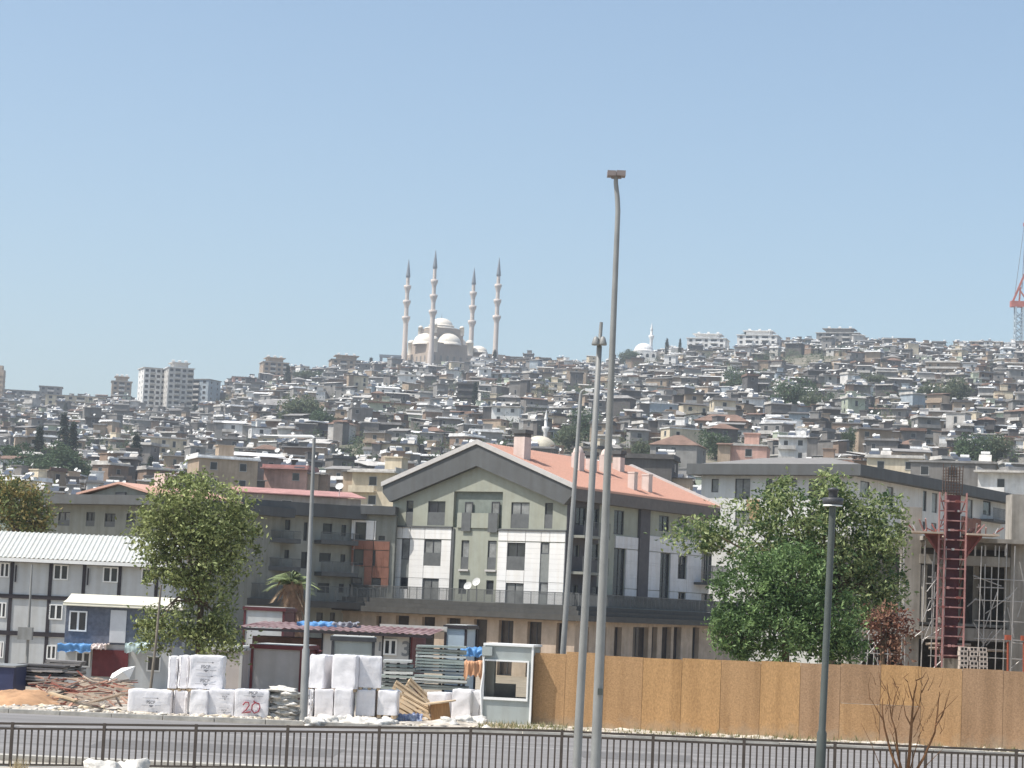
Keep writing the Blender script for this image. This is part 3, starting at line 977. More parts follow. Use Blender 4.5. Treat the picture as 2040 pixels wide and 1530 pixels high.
ORDER = list(HW.values()) + list(HR.values()) + [HWIN, HFRM, TANK, SOLAR]
ANX = [HW['bare concrete'], HW['dark grey'], HW['grey'], HW['brown brick'], HW['tan']]
ANR = [HR['pale concrete'], HR['grey'], HR['white'], HR['rusty'], HR['dark']]
def house_parts(rg, w, d, st, wc, rc, kind, tanks, balcony, nwin=None):
    """parts of a hillside house about its own base: [(name, MB, material, sub-of)]; front is -y"""
    h = 2.75 * st
    P = []
    q = MB(); q.box((-w / 2, -d / 2, -5), (w / 2, d / 2, h)); P.append(['wall', q, wc])
    q = MB()
    if kind == 'slab':
        fo = rg.uniform(.4, 1.5)
        q.box((-w / 2 - .4, -d / 2 - fo, h + .003), (w / 2 + .4, d / 2 + .3, h + .24))
        for s in (-1, 1):
            q.box((s * (w / 2 + .2) - .1, -d / 2 - .2, h + .243), (s * (w / 2 + .2) + .1, d / 2 + .1, h + .85))
        q.box((-w / 2 - .1, -d / 2 - .25, h + .243), (w / 2 + .1, -d / 2 - .1, h + rg.choice((.35, .55, .8))))
    elif kind == 'flat':
        q.box((-w / 2 - .25, -d / 2 - .25, h + .003), (w / 2 + .25, d / 2 + .25, h + .3))
    elif kind == 'hip':
        o = .5
        e = [(-w / 2 - o, -d / 2 - o, h + .003), (w / 2 + o, -d / 2 - o, h + .003), (w / 2 + o, d / 2 + o, h + .003), (-w / 2 - o, d / 2 + o, h + .003)]
        k = min(w, d) * .42
        rz = h + .25 * min(w, d)
        q.add(e + [(-w / 2 + k, 0, rz), (w / 2 - k, 0, rz)], [(0, 1, 5, 4), (1, 2, 5), (2, 3, 4, 5), (3, 0, 4), (3, 2, 1, 0)])
    else:                                      # tin lean-to roof
        q.add([(-w / 2 - .5, -d / 2 - .6, h + .05), (w / 2 + .5, -d / 2 - .6, h + .05), (w / 2 + .5, d / 2 + .4, h + 1.1), (-w / 2 - .5, d / 2 + .4, h + 1.1),
               (-w / 2 - .5, -d / 2 - .6, h + .17), (w / 2 + .5, -d / 2 - .6, h + .17), (w / 2 + .5, d / 2 + .4, h + 1.22), (-w / 2 - .5, d / 2 + .4, h + 1.22)],
              [(0, 3, 2, 1), (4, 5, 6, 7), (0, 1, 5, 4), (1, 2, 6, 5), (2, 3, 7, 6), (3, 0, 4, 7)])
        q.box((-w / 2, d / 2 - .15, h + .003), (w / 2, d / 2 - .01, h + .95))
    P.append(['roof', q, rc])
    rtop = h + .3
    if kind in ('slab', 'flat'):
        for k in range(tanks):
            x, y = rg.uniform(-w / 2 + .8, w / 2 - .8), rg.uniform(-d / 2 + .8, d / 2 - .8)
            q = MB(); q.tube([(x - .65, y, rtop + 1.25), (x + .65, y, rtop + 1.25)], .36, 7)
            q.box((x - .6, y - .05, rtop), (x - .5, y + .05, rtop + 1)); q.box((x + .5, y - .05, rtop), (x + .6, y + .05, rtop + 1))
            P.append(['water_tank', q, TANK])
            q = MB(); q.add([(x - .9, y - 1.9, rtop + .1), (x + .9, y - 1.9, rtop + .1), (x + .9, y - .4, rtop + 1.1), (x - .9, y - .4, rtop + 1.1),
                             (x - .9, y - 1.9, rtop + .02), (x + .9, y - 1.9, rtop + .02), (x + .9, y - .4, rtop + 1.02), (x - .9, y - .4, rtop + 1.02)],
                            [(0, 1, 2, 3), (7, 6, 5, 4), (0, 4, 5, 1), (1, 5, 6, 2), (2, 6, 7, 3), (3, 7, 4, 0)])
            P.append(['solar_panel', q, SOLAR if k % 2 == 0 else HR['pale concrete']])
        if rg.random() < .35:                 # stair hut
            x = rg.uniform(-w / 2 + 1.5, w / 2 - 1.5)
            q = MB(); q.box((x - 1.3, 0, rtop), (x + 1.3, min(d / 2, 2.6), rtop + 2.2)); q.box((x - 1.5, -.2, rtop + 2.203), (x + 1.5, min(d / 2, 2.6) + .2, rtop + 2.4)); P.append(['stair_hut', q, wc])
    if balcony and st > 1:
        for s in range(1, st):
            q = MB(); x0, x1 = (-w / 2, w * .1) if balcony == 1 else (-w / 2, w / 2)
            q.box((x0 - .05, -d / 2 - 1.2, 2.75 * s - .15), (x1, -d / 2 + .01, 2.75 * s + .05)); q.box((x0 - .05, -d / 2 - 1.2, 2.75 * s + .053), (x1, -d / 2 - 1.08, 2.75 * s + .8))
            P.append(['balcony', q, HR['pale concrete'] if rg.random() < .6 else wc])
    for k in range(rg.choice((0, 1, 2, 2))):   # lean-tos and added rooms
        aw, ad, ah = rg.uniform(1.8, 3.6), rg.uniform(2, 4), rg.uniform(1.8, 2.9) + 2.8 * rg.choice((0, 0, st - 1))
        sx = rg.choice((-1, 1)); x0 = sx * (w / 2 + aw / 2 - .1); y0 = rg.uniform(-d / 2, d / 4)
        q = MB(); q.box((x0 - aw / 2, y0 - ad / 2, -5), (x0 + aw / 2, y0 + ad / 2, ah)); P.append(['annexe', q, rg.choice(ANX)])
        q = MB(); q.obox((x0 - aw / 2 - .3, y0 - ad / 2 - .5, ah + .01), (aw + .6, 0, 0), (0, ad + .8, rg.uniform(0, .5)), (0, 0, .14)); P.append(['annexe_roof', q, rg.choice(ANR)])
    if rg.random() < .45:                      # satellite dish
        x, y = rg.uniform(-w / 2 + .4, w / 2 - .4), -d / 2 + .3
        q = MB(); q.tube([(x, y, h), (x, y, h + 1.3)], .05, 5); q.lathe((0, 0, 0), [(.02, 0), (.3, .05), (.5, .16)], 9)
        rm = Vector((-.4, -.7, .55)).to_track_quat('Z', 'Y').to_matrix()
        q.v = q.v[:-27] + [tuple(rm @ Vector(v) + Vector((x, y - .1, h + 1.35))) for v in q.v[-27:]]
        P.append(['satellite_dish', q, TANK])
    W = []
    for s in range(st):
        n = nwin or max(1, int(w / 3.4))
        for k in range(n):
            if rg.random() < .38 and n > 1:
                continue
            W.append((-w / 2 + w * (k + .5) / n, -d / 2, 2.75 * s + .95, 0, rg.choice(('a', 'a', 'b'))))
        for k in range(max(1, int(d / 5))):
            if rg.random() < .6:
                W.append((-w / 2, -d / 2 + d * (k + .5) / max(1, int(d / 5)), 2.75 * s + .95, 1, 'a'))
            if rg.random() < .6:
                W.append((w / 2, -d / 2 + d * (k + .5) / max(1, int(d / 5)), 2.75 * s + .95, 2, 'a'))
    return P, W
WM = {}
def win_mesh(t):
    if t not in WM:
        a, b = (.55, 1.2) if t == 'a' else (.45, 1.9)
        z0 = 0 if t == 'a' else -.9
        if t == 'c':
            a, b, z0 = .9, 1.5, 0
        q = MB(); e = .06
        q.box((-a - .12, -.1, z0 - .1), (a + .12, .02, z0)); q.box((-a - e, -.04, z0 + b), (a + e, .02, z0 + b + e)); q.box((-a - e, -.04, z0), (-a, .02, z0 + b)); q.box((a, -.04, z0), (a + e, .02, z0 + b))
        q.quad((-a, -.02, z0), (a, -.02, z0), (a, -.02, z0 + b), (-a, -.02, z0 + b), 1)
        WM[t] = (q, q.mesh('window', [HFRM, HWIN]))
    return WM[t]
def rot_of(k):
    return (0, -math.pi / 2, math.pi / 2)[k]
def place_house(loc, rz, P, W, label, group='houses on the hillside', name='house', cat='house'):
    t = thing(name, label, cat, loc, group, rz)
    t.rotation_euler = (0, 0, rz)
    for nm, q, m in P:
        link(nm, q.mesh(nm, m), t)
    for x, y, z, k, ty in W:
        link('window', win_mesh(ty)[1], t, (x, y, z), (0, 0, rot_of(k)))
    return t
MASS = MB()
def mass_house(loc, rz, P, W):
    R3 = Matrix.Rotation(rz, 3, 'Z')
    loc = Vector(loc)
    for nm, q, m in P:
        MASS.add([R3 @ Vector(v) + loc for v in q.v], q.f, ORDER.index(m))
    for x, y, z, k, ty in W:
        q = win_mesh(ty)[0]
        Rw = Matrix.Rotation(rot_of(k), 3, 'Z')
        b = len(MASS.v)
        MASS.v.extend(tuple(R3 @ (Rw @ Vector(v) + Vector((x, y, z))) + loc) for v in q.v)
        for f, mi in zip(q.f, q.m):
            MASS.f.append(tuple(b + i for i in f)); MASS.m.append(ORDER.index(HFRM if mi == 0 else HWIN)); MASS.sm.append(False)
TAKEN = []                                    # (x, y, radius) of what stands on the hill
def free(x, y, r):
    return all((x - a) ** 2 + (y - b) ** 2 > (r + c) ** 2 for a, b, c in TAKEN)

# ---- buildings one can pick out: px centre, base row, distance, width, depth, storeys, turn, wall, roof, roof kind, tanks, balcony, label
NAMED = [
    (585, 1084, 268, 14, 9, 2, 14, 'grey', 'pink', 'tin', 0, 0, 'long grey building with low pink roof behind the shaded apartment wing', 'building'),
    (758, 1058, 330, 6.5, 8, 3, -18, 'cream', 'pale concrete', 'slab', 1, 1, 'narrow cream three storey house left of the grey gable', 'house'),
    (440, 983, 380, 10, 9, 2, 20, 'tan', 'white', 'slab', 0, 0, 'tan house with white roof edge just above the olive tree', 'house'),
    (512, 944, 400, 8, 7, 1, 12, 'bare concrete', 'white', 'tin', 0, 0, 'house with a long white awning roof above the olive tree', 'house'),
    (578, 970, 390, 7.5, 8, 1, -8, 'pink', 'pink', 'slab', 3, 0, 'pink house with white tanks above the pink roofed building', 'house'),
    (1493, 954, 400, 6.4, 9, 2, -10, 'pink', 'pale concrete', 'flat', 0, 0, 'pink house with white right corner above the white corner block', 'house'),
    (1785, 980, 390, 9.5, 9, 2, -14, 'cream', 'pale concrete', 'slab', 2, 0, 'cream two storey house above the dark eaves at right', 'house'),
    (2000, 1112, 300, 6, 9, 4, -20, 'white', 'pale concrete', 'slab', 0, 1, 'tall white house at the right edge behind the concrete pier', 'house'),
    (1350, 935, 430, 9, 9, 2, -16, 'grey', 'rusty', 'hip', 0, 0, 'house with brownish hipped roof right of the tall lamp post', 'house'),
    (318, 925, 520, 12, 9, 3, 18, 'cream', 'pale concrete', 'slab', 4, 1, 'pale four window house with many tanks above the olive tree', 'house'),
    (545, 835, 800, 14, 10, 2, 14, 'grey', 'grey', 'hip', 0, 2, 'wide grey house with arcaded balcony and dark hipped roof at left', 'house'),
    (690, 842, 760, 8, 9, 2, -12, 'white', 'dark', 'slab', 1, 1, 'small white house with dark windows below the hilltop at left', 'house'),
    (625, 805, 960, 9, 8, 2, 8, 'white', 'pale concrete', 'flat', 0, 0, 'small white house under the trees left of the great mosque', 'house'),
    (1440, 880, 640, 15, 9, 2, -15, 'brown brick', 'rusty', 'hip', 0, 0, 'long brown house with low rusty roof on the right slope', 'house'),
    (1880, 760, 1200, 18, 12, 3, -18, 'tan', 'pale concrete', 'slab', 2, 2, 'large tan three storey house on the right crest', 'house'),
    (1200, 770, 1180, 10, 9, 3, -10, 'white', 'pale concrete', 'slab', 0, 1, 'white house behind the two tall lamp posts near the crest', 'house'),
    (1010, 845, 720, 9, 9, 2, -8, 'white', 'pale concrete', 'slab', 2, 0, 'white house above the big chimney of the gabled block', 'house'),
    (1290, 982, 380, 9, 8, 2, -12, 'dark grey', 'dark', 'slab', 2, 0, 'dark grey house behind the right end of the red tiled roof', 'house'),
    (90, 905, 520, 14, 9, 2, 16, 'grey', 'white', 'slab', 1, 0, 'grey house with white roof edge behind the cypresses at left', 'house'),
    (1900, 1002, 330, 12, 10, 2, -14, 'bare concrete', 'grey', 'flat', 2, 0, 'blank concrete house behind the rebar cage', 'house'),
]
for px, py, Y, w, d, s, tz, wc, rc, kd, tk, bal, lab, cat in NAMED:
    p = on_hill(px, py, Y) if py < 940 else at(px, py, Y)
    w, d = w * p.y / Y, d * min(1.3, p.y / Y)
    rg = random.Random(int(px * 7 + Y))
    P, W = house_parts(rg, w, d, s, HW[wc], HR[rc], kd, tk, bal)
    P[0][1] = MB().box((-w / 2, -d / 2, -20), (w / 2, d / 2, 2.75 * s))
    place_house(p, rad(tz), P, W, lab, 'houses one can pick out on the slope', cat=cat)
    TAKEN.append((p.x, p.y, max(w, d) * .55))

# ---- apartment blocks along the crest
def apartment(px, py, Y, w, d, st, tz, wc, lab, setback=0, bays=4, top='pale concrete', stripes=None):
    p = at(px, py, Y)
    t = thing('apartment_block', lab, 'apartment block', p, 'apartment blocks along the crest', rad(tz))
    t.rotation_euler = (0, 0, rad(tz))
    h = st * 3.0
    q = MB(); q.box((-w / 2, -d / 2, -8), (w / 2, d / 2, h)); link('wall', q.mesh('wall', HW[wc]), t)
    q = MB(); q.box((-w / 2 - .6, -d / 2 - .6, h + .003), (w / 2 + .6, d / 2 + .6, h + .4)); r = link('roof', q.mesh('roof', HR[top]), t)
    if setback:
        q = MB(); q.box((-w * .3, -d * .3, h + .403), (w * .3, d * .35, h + 2.9)); q.box((-w * .38, -d * .4, h + 2.903), (w * .38, d * .4, h + 3.3)); link('penthouse', q.mesh('penthouse', HW[wc]), t)
        for k in range(3):
            x = (-.25 + .25 * k) * w
            q = MB(); q.tube([(x - .8, 0, h + 4.6), (x + .8, 0, h + 4.6)], .5, 7); q.box((x - .9, -1.6, h + 3.303), (x + .9, -.2, h + 4.1)); link('water_tank', q.mesh('water_tank', TANK), t)
    for s in range(st):
        for k in range(bays):
            x = -w / 2 + w * (k + .5) / bays
            if (k + 1) % 2 == 0:
                q = MB(); bw = w / bays * .92
                q.box((x - bw / 2, -d / 2 - 1.3, 3 * s - .12), (x + bw / 2, -d / 2 + .01, 3 * s + .1)); q.box((x - bw / 2, -d / 2 - 1.3, 3 * s + .103), (x + bw / 2, -d / 2 - 1.15, 3 * s + 1.0))
                b = link('balcony', q.mesh('balcony', HR['white'] if stripes else HR['pale concrete']), t)
                q = MB(); q.box((x - bw * .42, -d / 2 - .02, 3 * s + .2), (x + bw * .42, -d / 2 + .01, 3 * s + 2.5)); link('balcony_door', q.mesh('balcony_door', HWIN), t)
            else:
                link('window', win_mesh('c')[1], t, (x, -d / 2, 3 * s + 1.0), (0, 0, 0))
        for sx in (1, 2):
            for k in range(2):
                link('window', win_mesh('a')[1], t, ((-w / 2 if sx == 1 else w / 2), -d / 4 + k * d / 2, 3 * s + 1.0), (0, 0, rot_of(sx)))
    TAKEN.append((p.x, p.y, max(w, d) * .6))
    return t
apartment(300, 822, 1250, 13, 14, 8, 22, 'white', 'whitish tower block, left one of the pair on the left crest', 0, 4)
apartment(352, 822, 1240, 14, 14, 8, 18, 'pale', 'taller tower block with balconies, right one of the pair on the left crest', 1, 4, 'white')
apartment(400, 822, 1270, 16, 13, 6, -24, 'pale blue', 'pale blue tower block with a blank wall beside the tower pair', 0, 3, 'grey')
apartment(544, 772, 1400, 16, 14, 5, 16, 'tan', 'tan five storey block beside a pointed tree left of the great mosque', 1, 4)
apartment(688, 748, 1420, 20, 14, 3, 12, 'tan', 'rooftop building with tall white panels left of the great mosque', 1, 4, 'grey')
apartment(485, 782, 1420, 15, 12, 3, 10, 'pink', 'low pinkish block on the crest left of the tan five storey block', 0, 3, 'grey')
apartment(1410, 706, 1400, 24, 16, 3, -14, 'white', 'white apartment block with a set back roof storey, first from left on right crest', 1, 5, 'white', 1)
apartment(1512, 700, 1400, 25, 17, 3, -16, 'white', 'white apartment block behind a dark cypress on the right crest', 1, 5, 'white', 1)
apartment(1672, 696, 1380, 26, 16, 3, -18, 'grey', 'grey apartment block with cluttered roof on the right crest', 1, 5)
apartment(1790, 696, 1420, 20, 14, 2, -12, 'dark grey', 'low dark block with roof tanks on the right crest', 0, 4, 'grey')
apartment(1965, 712, 1400, 20, 14, 3, -16, 'tan', 'pale flat roofed block on the crest below the crane', 0, 4, 'white')
apartment(240, 800, 1400, 12, 12, 4, 12, 'tan', 'narrow tan block with rooftop tanks left of the tower pair', 1, 3)
apartment(150, 822, 1300, 34, 12, 3, 8, 'cream', 'long pale low building on the left crest', 0, 6, 'grey')
apartment(100, 800, 1440, 14, 12, 3, 10, 'grey', 'grey low block left of the long pale building on the crest', 0, 3, 'grey')
apartment(40, 808, 1430, 22, 12, 3, 12, 'grey', 'grey block at the far left of the skyline', 0, 5, 'grey')
apartment(1050, 733, 1440, 30, 12, 2, -6, 'grey', 'long low grey building on the crest right of the great mosque', 0, 6, 'grey')
apartment(775, 742, 1460, 14, 10, 2, 6, 'white', 'white hall seen through the dark gate shaped frame', 0, 4, 'white')
p = at(-4, 800, 1500)
q = MB(); q.box((p.x - 3, p.y - 3, p.z - 10), (p.x + 3.2, p.y + 3, p.z + 21)); q.box((p.x - 2, p.y - 2, p.z + 21.003), (p.x + 2, p.y + 2, p.z + 24))
for k in range(6):
    q.box((p.x - 3.4, p.y - 3.4, p.z + k * 3.4), (p.x + 3.5, p.y + 3.3, p.z + k * 3.4 + .3))
tag(q.build('tower_block', HW['tan']), 'sliver of a tall tan tower at the left edge of the skyline', 'tower')
TAKEN.append((nc.x + 5, nc.y + 22, 42)); TAKEN.append((nc.x + 5, nc.y - 30, 26)); TAKEN.append((nc.x + 22, nc.y - 28, 26)); TAKEN.append((nc.x - 12, nc.y - 28, 22)); TAKEN.append((at(985, 736, YM).x, YM, 8))

# ---- small mosques
def small_mosque(px, py, Y, r, hb, pmx, ptop, lab, lab2, wall, dome):
    if Y < 1000:
        q_ = on_hill(px, py, Y); r *= q_.y / Y; hb *= q_.y / Y; Y = q_.y
    p = at(px, py, Y)
    p.z -= 1
    t = thing('small_mosque', lab, 'mosque', p)
    q = MB(); q.obox(p + Vector((-r * 1.25, -r * 1.2, -6)), Vector((r * 2.5, 0, 0)), Vector((0, r * 2.5, 0)), Z * (hb + 6)); wl_ = q.build('wall', wall, t)
    q = MB(); q.lathe(p + Z * (hb + .01), [(r * 1.12, 0), (r * 1.12, r * .16), (r * 1.2, r * .18), (r * 1.05, r * .26)] + [(a, b + r * .26) for a, b in dome_prof(r, r * .8)], 28); q.build('dome', dome, t)
    for k in range(4):
        f = Fac(p + Vector((-r * 1.25, -r * 1.2, 0)), (1, 0, 0), (0, -1, 0))
        q = MB(); q.prism(arch_poly(f, r * 2.5 * (k + .5) / 4, p.z + hb * .3, r * .3, hb * .5, .02), f.n * .06); q.build('window', HWIN, wl_)
    b = at(pmx, py, Y + 6); top = at(pmx, ptop, Y).z; H = top - b.z + 4; b.z -= 4
    m = thing('minaret', lab2, 'minaret', b)
    rr = H * .034
    q = MB(); q.lathe(b, [(rr * 1.4, -6), (rr * 1.4, H * .3), (rr, H * .36), (rr, H * .6), (rr * 1.9, H * .66), (rr * 1.9, H * .70), (rr * .8, H * .70), (rr * .75, H * .83)], 12); q.build('shaft', HW['white'], m)
    q = MB(); q.lathe(b, [(rr * 1.0, H * .83), (rr * .4, H * .93), (.03, H)], 12); q.build('spire', HR['white'], m)
    TAKEN.append((p.x, p.y, r * 1.6)); TAKEN.append((p.x, p.y - 14, r * 1.9)); TAKEN.append((p.x, p.y - 30, r * 1.9)); TAKEN.append((p.x, p.y - 48, r * 1.9)); TAKEN.append((p.x, p.y - 66, r * 1.9))
small_mosque(1074, 903, 430, 3.3, 0.5, 1085, 812, 'cream domed mosque just behind the big chimney', 'small white minaret behind the cream dome', M('cream_stone', (.50, .42, .33), rough=.9), M('cream_dome', (.62, .57, .46), rough=.7, var=.12, scale=.4, streak=.15))
small_mosque(1282, 715, 1400, 6.0, 4.5, 1296, 640, 'small white domed mosque on the crest right of the tall lamp post', 'thin white minaret on the crest right of the tall lamp post', HW['white'], HR['white'])

# ---- the crane behind the right crest
p = at(2028, 700, 1520)
ck = 1520 / F
RED = M('crane_red', (.46, .11, .06), rough=.5, var=.15, scale=.3)
PALE = M('crane_mast_pale', (.42, .50, .55), rough=.5, var=.1)
t = thing('tower_crane', 'red luffing tower crane on a pale mast at the right edge of the sky', 'crane', p - Z * 8)
q = MB()
zt = at(2028, 612, 1520).z
for sx in (-1, 1):
    for sy in (-1, 1):
        q.box((p.x + sx * 2.4 - .45, p.y + sy * 2.4 - .45, p.z - 24), (p.x + sx * 2.4 + .45, p.y + sy * 2.4 + .45, zt))
k = 0
z = p.z - 8
while z < zt - 5:
    for sx, sy in ((1, 0), (0, 1)):
        for s in (-1, 1):
            a = Vector((p.x - 2.4 if sx else p.x + 2.4 * s, p.y - 2.4 if sy else p.y + 2.4 * s, z)); b = Vector((p.x + 2.4 if sx else a.x, p.y + 2.4 if sy else a.y, z + 5))
            q.beam(a, b, .5); q.beam(Vector((a.x, a.y, z + 5)), Vector((b.x, b.y, z)), .5)
    z += 5
q.build('mast', PALE, t)
q = MB(); a = at(2013, 612, 1520); b = at(2062, 612, 1520)
q.box((a.x, a.y - 2.5, zt), (b.x, a.y + 2.5, zt + 4)); q.build('slewing_platform', RED, t)
q = MB(); a = at(2016, 605, 1519); b = at(2044, 540, 1519); q.beam(a, b, 1.3); q.beam(at(2030, 606, 1519), at(2033, 572, 1519), 1.0); q.beam(at(2030, 575, 1519), at(2046, 600, 1519), .9)
q.build('a_frame', RED, t)
q = MB(); q.beam(at(2045, 604, 1518), at(2110, 380, 1518), 1.4); q.build('jib', RED, t)
q = MB(); q.tube([at(2020, 600, 1519), at(2041, 445, 1519)], .22, 5); q.tube([at(2036, 575, 1519), at(2042, 470, 1519)], .3, 5); q.build('hoist_rope', MSPIRE, t)
q = MB(); c = at(2041, 448, 1519); q.box((c.x - .8, c.y - .8, c.z - 1), (c.x + 5, c.y + .8, c.z + 1.4)); q.build('mast_head', RED, t)
# ================================================================ foliage helpers
def leaf(mb, c, size, rg, mi=0, up=0.35):
    n = Vector((rg.gauss(0, 1), rg.gauss(0, 1), rg.gauss(0, 1) + up)).normalized()
    t = n.orthogonal().normalized()
    t = (t * math.cos(a_ := rg.uniform(0, 6.28)) + n.cross(t) * math.sin(a_))
    b = n.cross(t)
    l, w = size * rg.uniform(.7, 1.3), size * rg.uniform(.35, .6)
    k = n * size * .12
    mb.add((c - t * l * .5, c + b * w * .5 + k, c + t * l * .5, c - b * w * .5 + k), ((0, 1, 2, 3),), mi)
def crown(mb, lobes, nclump, per, size, rg, spread, nm=2, hollow=0.55):
    """leaf clumps through the volume of ellipsoid lobes (centre, radii, share)"""
    tot = sum(l[2] for l in lobes)
    for c, r, sh in lobes:
        for _ in range(int(nclump * sh / tot)):
            while True:
                d = Vector((rg.uniform(-1, 1), rg.uniform(-1, 1), rg.uniform(-1, 1)))
                if hollow ** 2 < d.length_squared < 1 or (d.length_squared < 1 and rg.random() < .25):
                    break
            k = 1 + .22 * noise.noise(d * 2.3 + Vector(c) * .3)
            p = Vector(c) + Vector((d.x * r[0], d.y * r[1], d.z * r[2])) * k
            mi = rg.choice(range(nm))
            s = spread * rg.uniform(.5, 1.6)
            for _ in range(int(per * rg.uniform(.4, 1.6))):
                q = p + Vector((rg.gauss(0, s), rg.gauss(0, s), rg.gauss(0, s * .8)))
                leaf(mb, q, size * rg.uniform(.6, 1.35), rg, mi if rg.random() < .75 else rg.randrange(nm))
BARK = M('bark', (.13, .095, .065), rough=1, var=.3, scale=4, bump=.5, stretch=(3, 3, .6))
HLEAF = [M('hill_leaf_dark', (.075, .115, .06), rough=.8, var=.3, scale=.6, transl=.25), M('hill_leaf_mid', (.115, .16, .085), rough=.8, var=.3, scale=.6, transl=.25)]
CYP = [M('cypress_dark', (.018, .034, .02), rough=.9, var=.3, transl=.1), M('cypress_mid', (.03, .05, .028), rough=.9, var=.3, transl=.1)]
OLV = [M('hill_olive_a', (.105, .135, .075), rough=.8, var=.3, transl=.25), M('hill_olive_b', (.15, .17, .10), rough=.8, var=.3, transl=.25)]
def proto(kind, seed):
    rg = random.Random(seed)
    c = MB(); tr = MB()
    if kind == 'round':
        lobes = [((rg.uniform(-1.3, 1.3), rg.uniform(-1.3, 1.3), 2.3 + rg.uniform(-1.0, 1.5)), (rg.uniform(1.2, 1.8), rg.uniform(1.2, 1.8), rg.uniform(1.1, 1.7)), 1) for _ in range(7)]
        crown(c, lobes, 190, 14, .42, rg, .32)
        tr.tube([(0, 0, -3), (.1, 0, 1.2), (.0, .1, 3.2)], [.24, .2, .1], 6)
        for k in range(3):
            tr.tube([(.05, 0, 1.3), (rg.uniform(-1.2, 1.2), rg.uniform(-1, 1), 3.4)], [.12, .05], 5)
        return c.mesh('crown', HLEAF if seed % 2 else OLV), tr.mesh('trunk', BARK)
    for _ in range(150):                       # cypress: a narrow spindle
        z = rg.random() ** .8
        r = .78 * math.sin(math.pi * min(1, .12 + z * .88)) ** .7 * (1 - z * .45)
        a = rg.uniform(0, 6.28); rr = r * rg.uniform(.6, 1.05)
        p = Vector((rr * math.cos(a), rr * math.sin(a), .5 + 7.2 * z))
        mi = rg.randrange(2)
        for _ in range(12):
            leaf(c, p + Vector((rg.gauss(0, .16), rg.gauss(0, .16), rg.gauss(0, .3))), .34, rg, mi, 0)
    tr.tube([(0, 0, -3), (0, 0, 5)], [.15, .06], 6)
    return c.mesh('crown', CYP), tr.mesh('trunk', BARK)
PROTO = {'round': [proto('round', s) for s in (1, 2, 3, 4)], 'cypress': [proto('cypress', s) for s in (5, 6)]}
def hill_tree(p, kind, s, label, rg, group):
    t = thing('cypress_tree' if kind == 'cypress' else 'round_tree', label, 'tree', p, group, rg.uniform(0, 6.28))
    t.rotation_euler = (0, 0, rg.uniform(0, 6.28)); t.scale = (s[0], s[0], s[1])
    cr, tr = rg.choice(PROTO[kind])
    link('crown', cr, t); link('trunk', tr, t)
    return t
TG = random.Random(5)
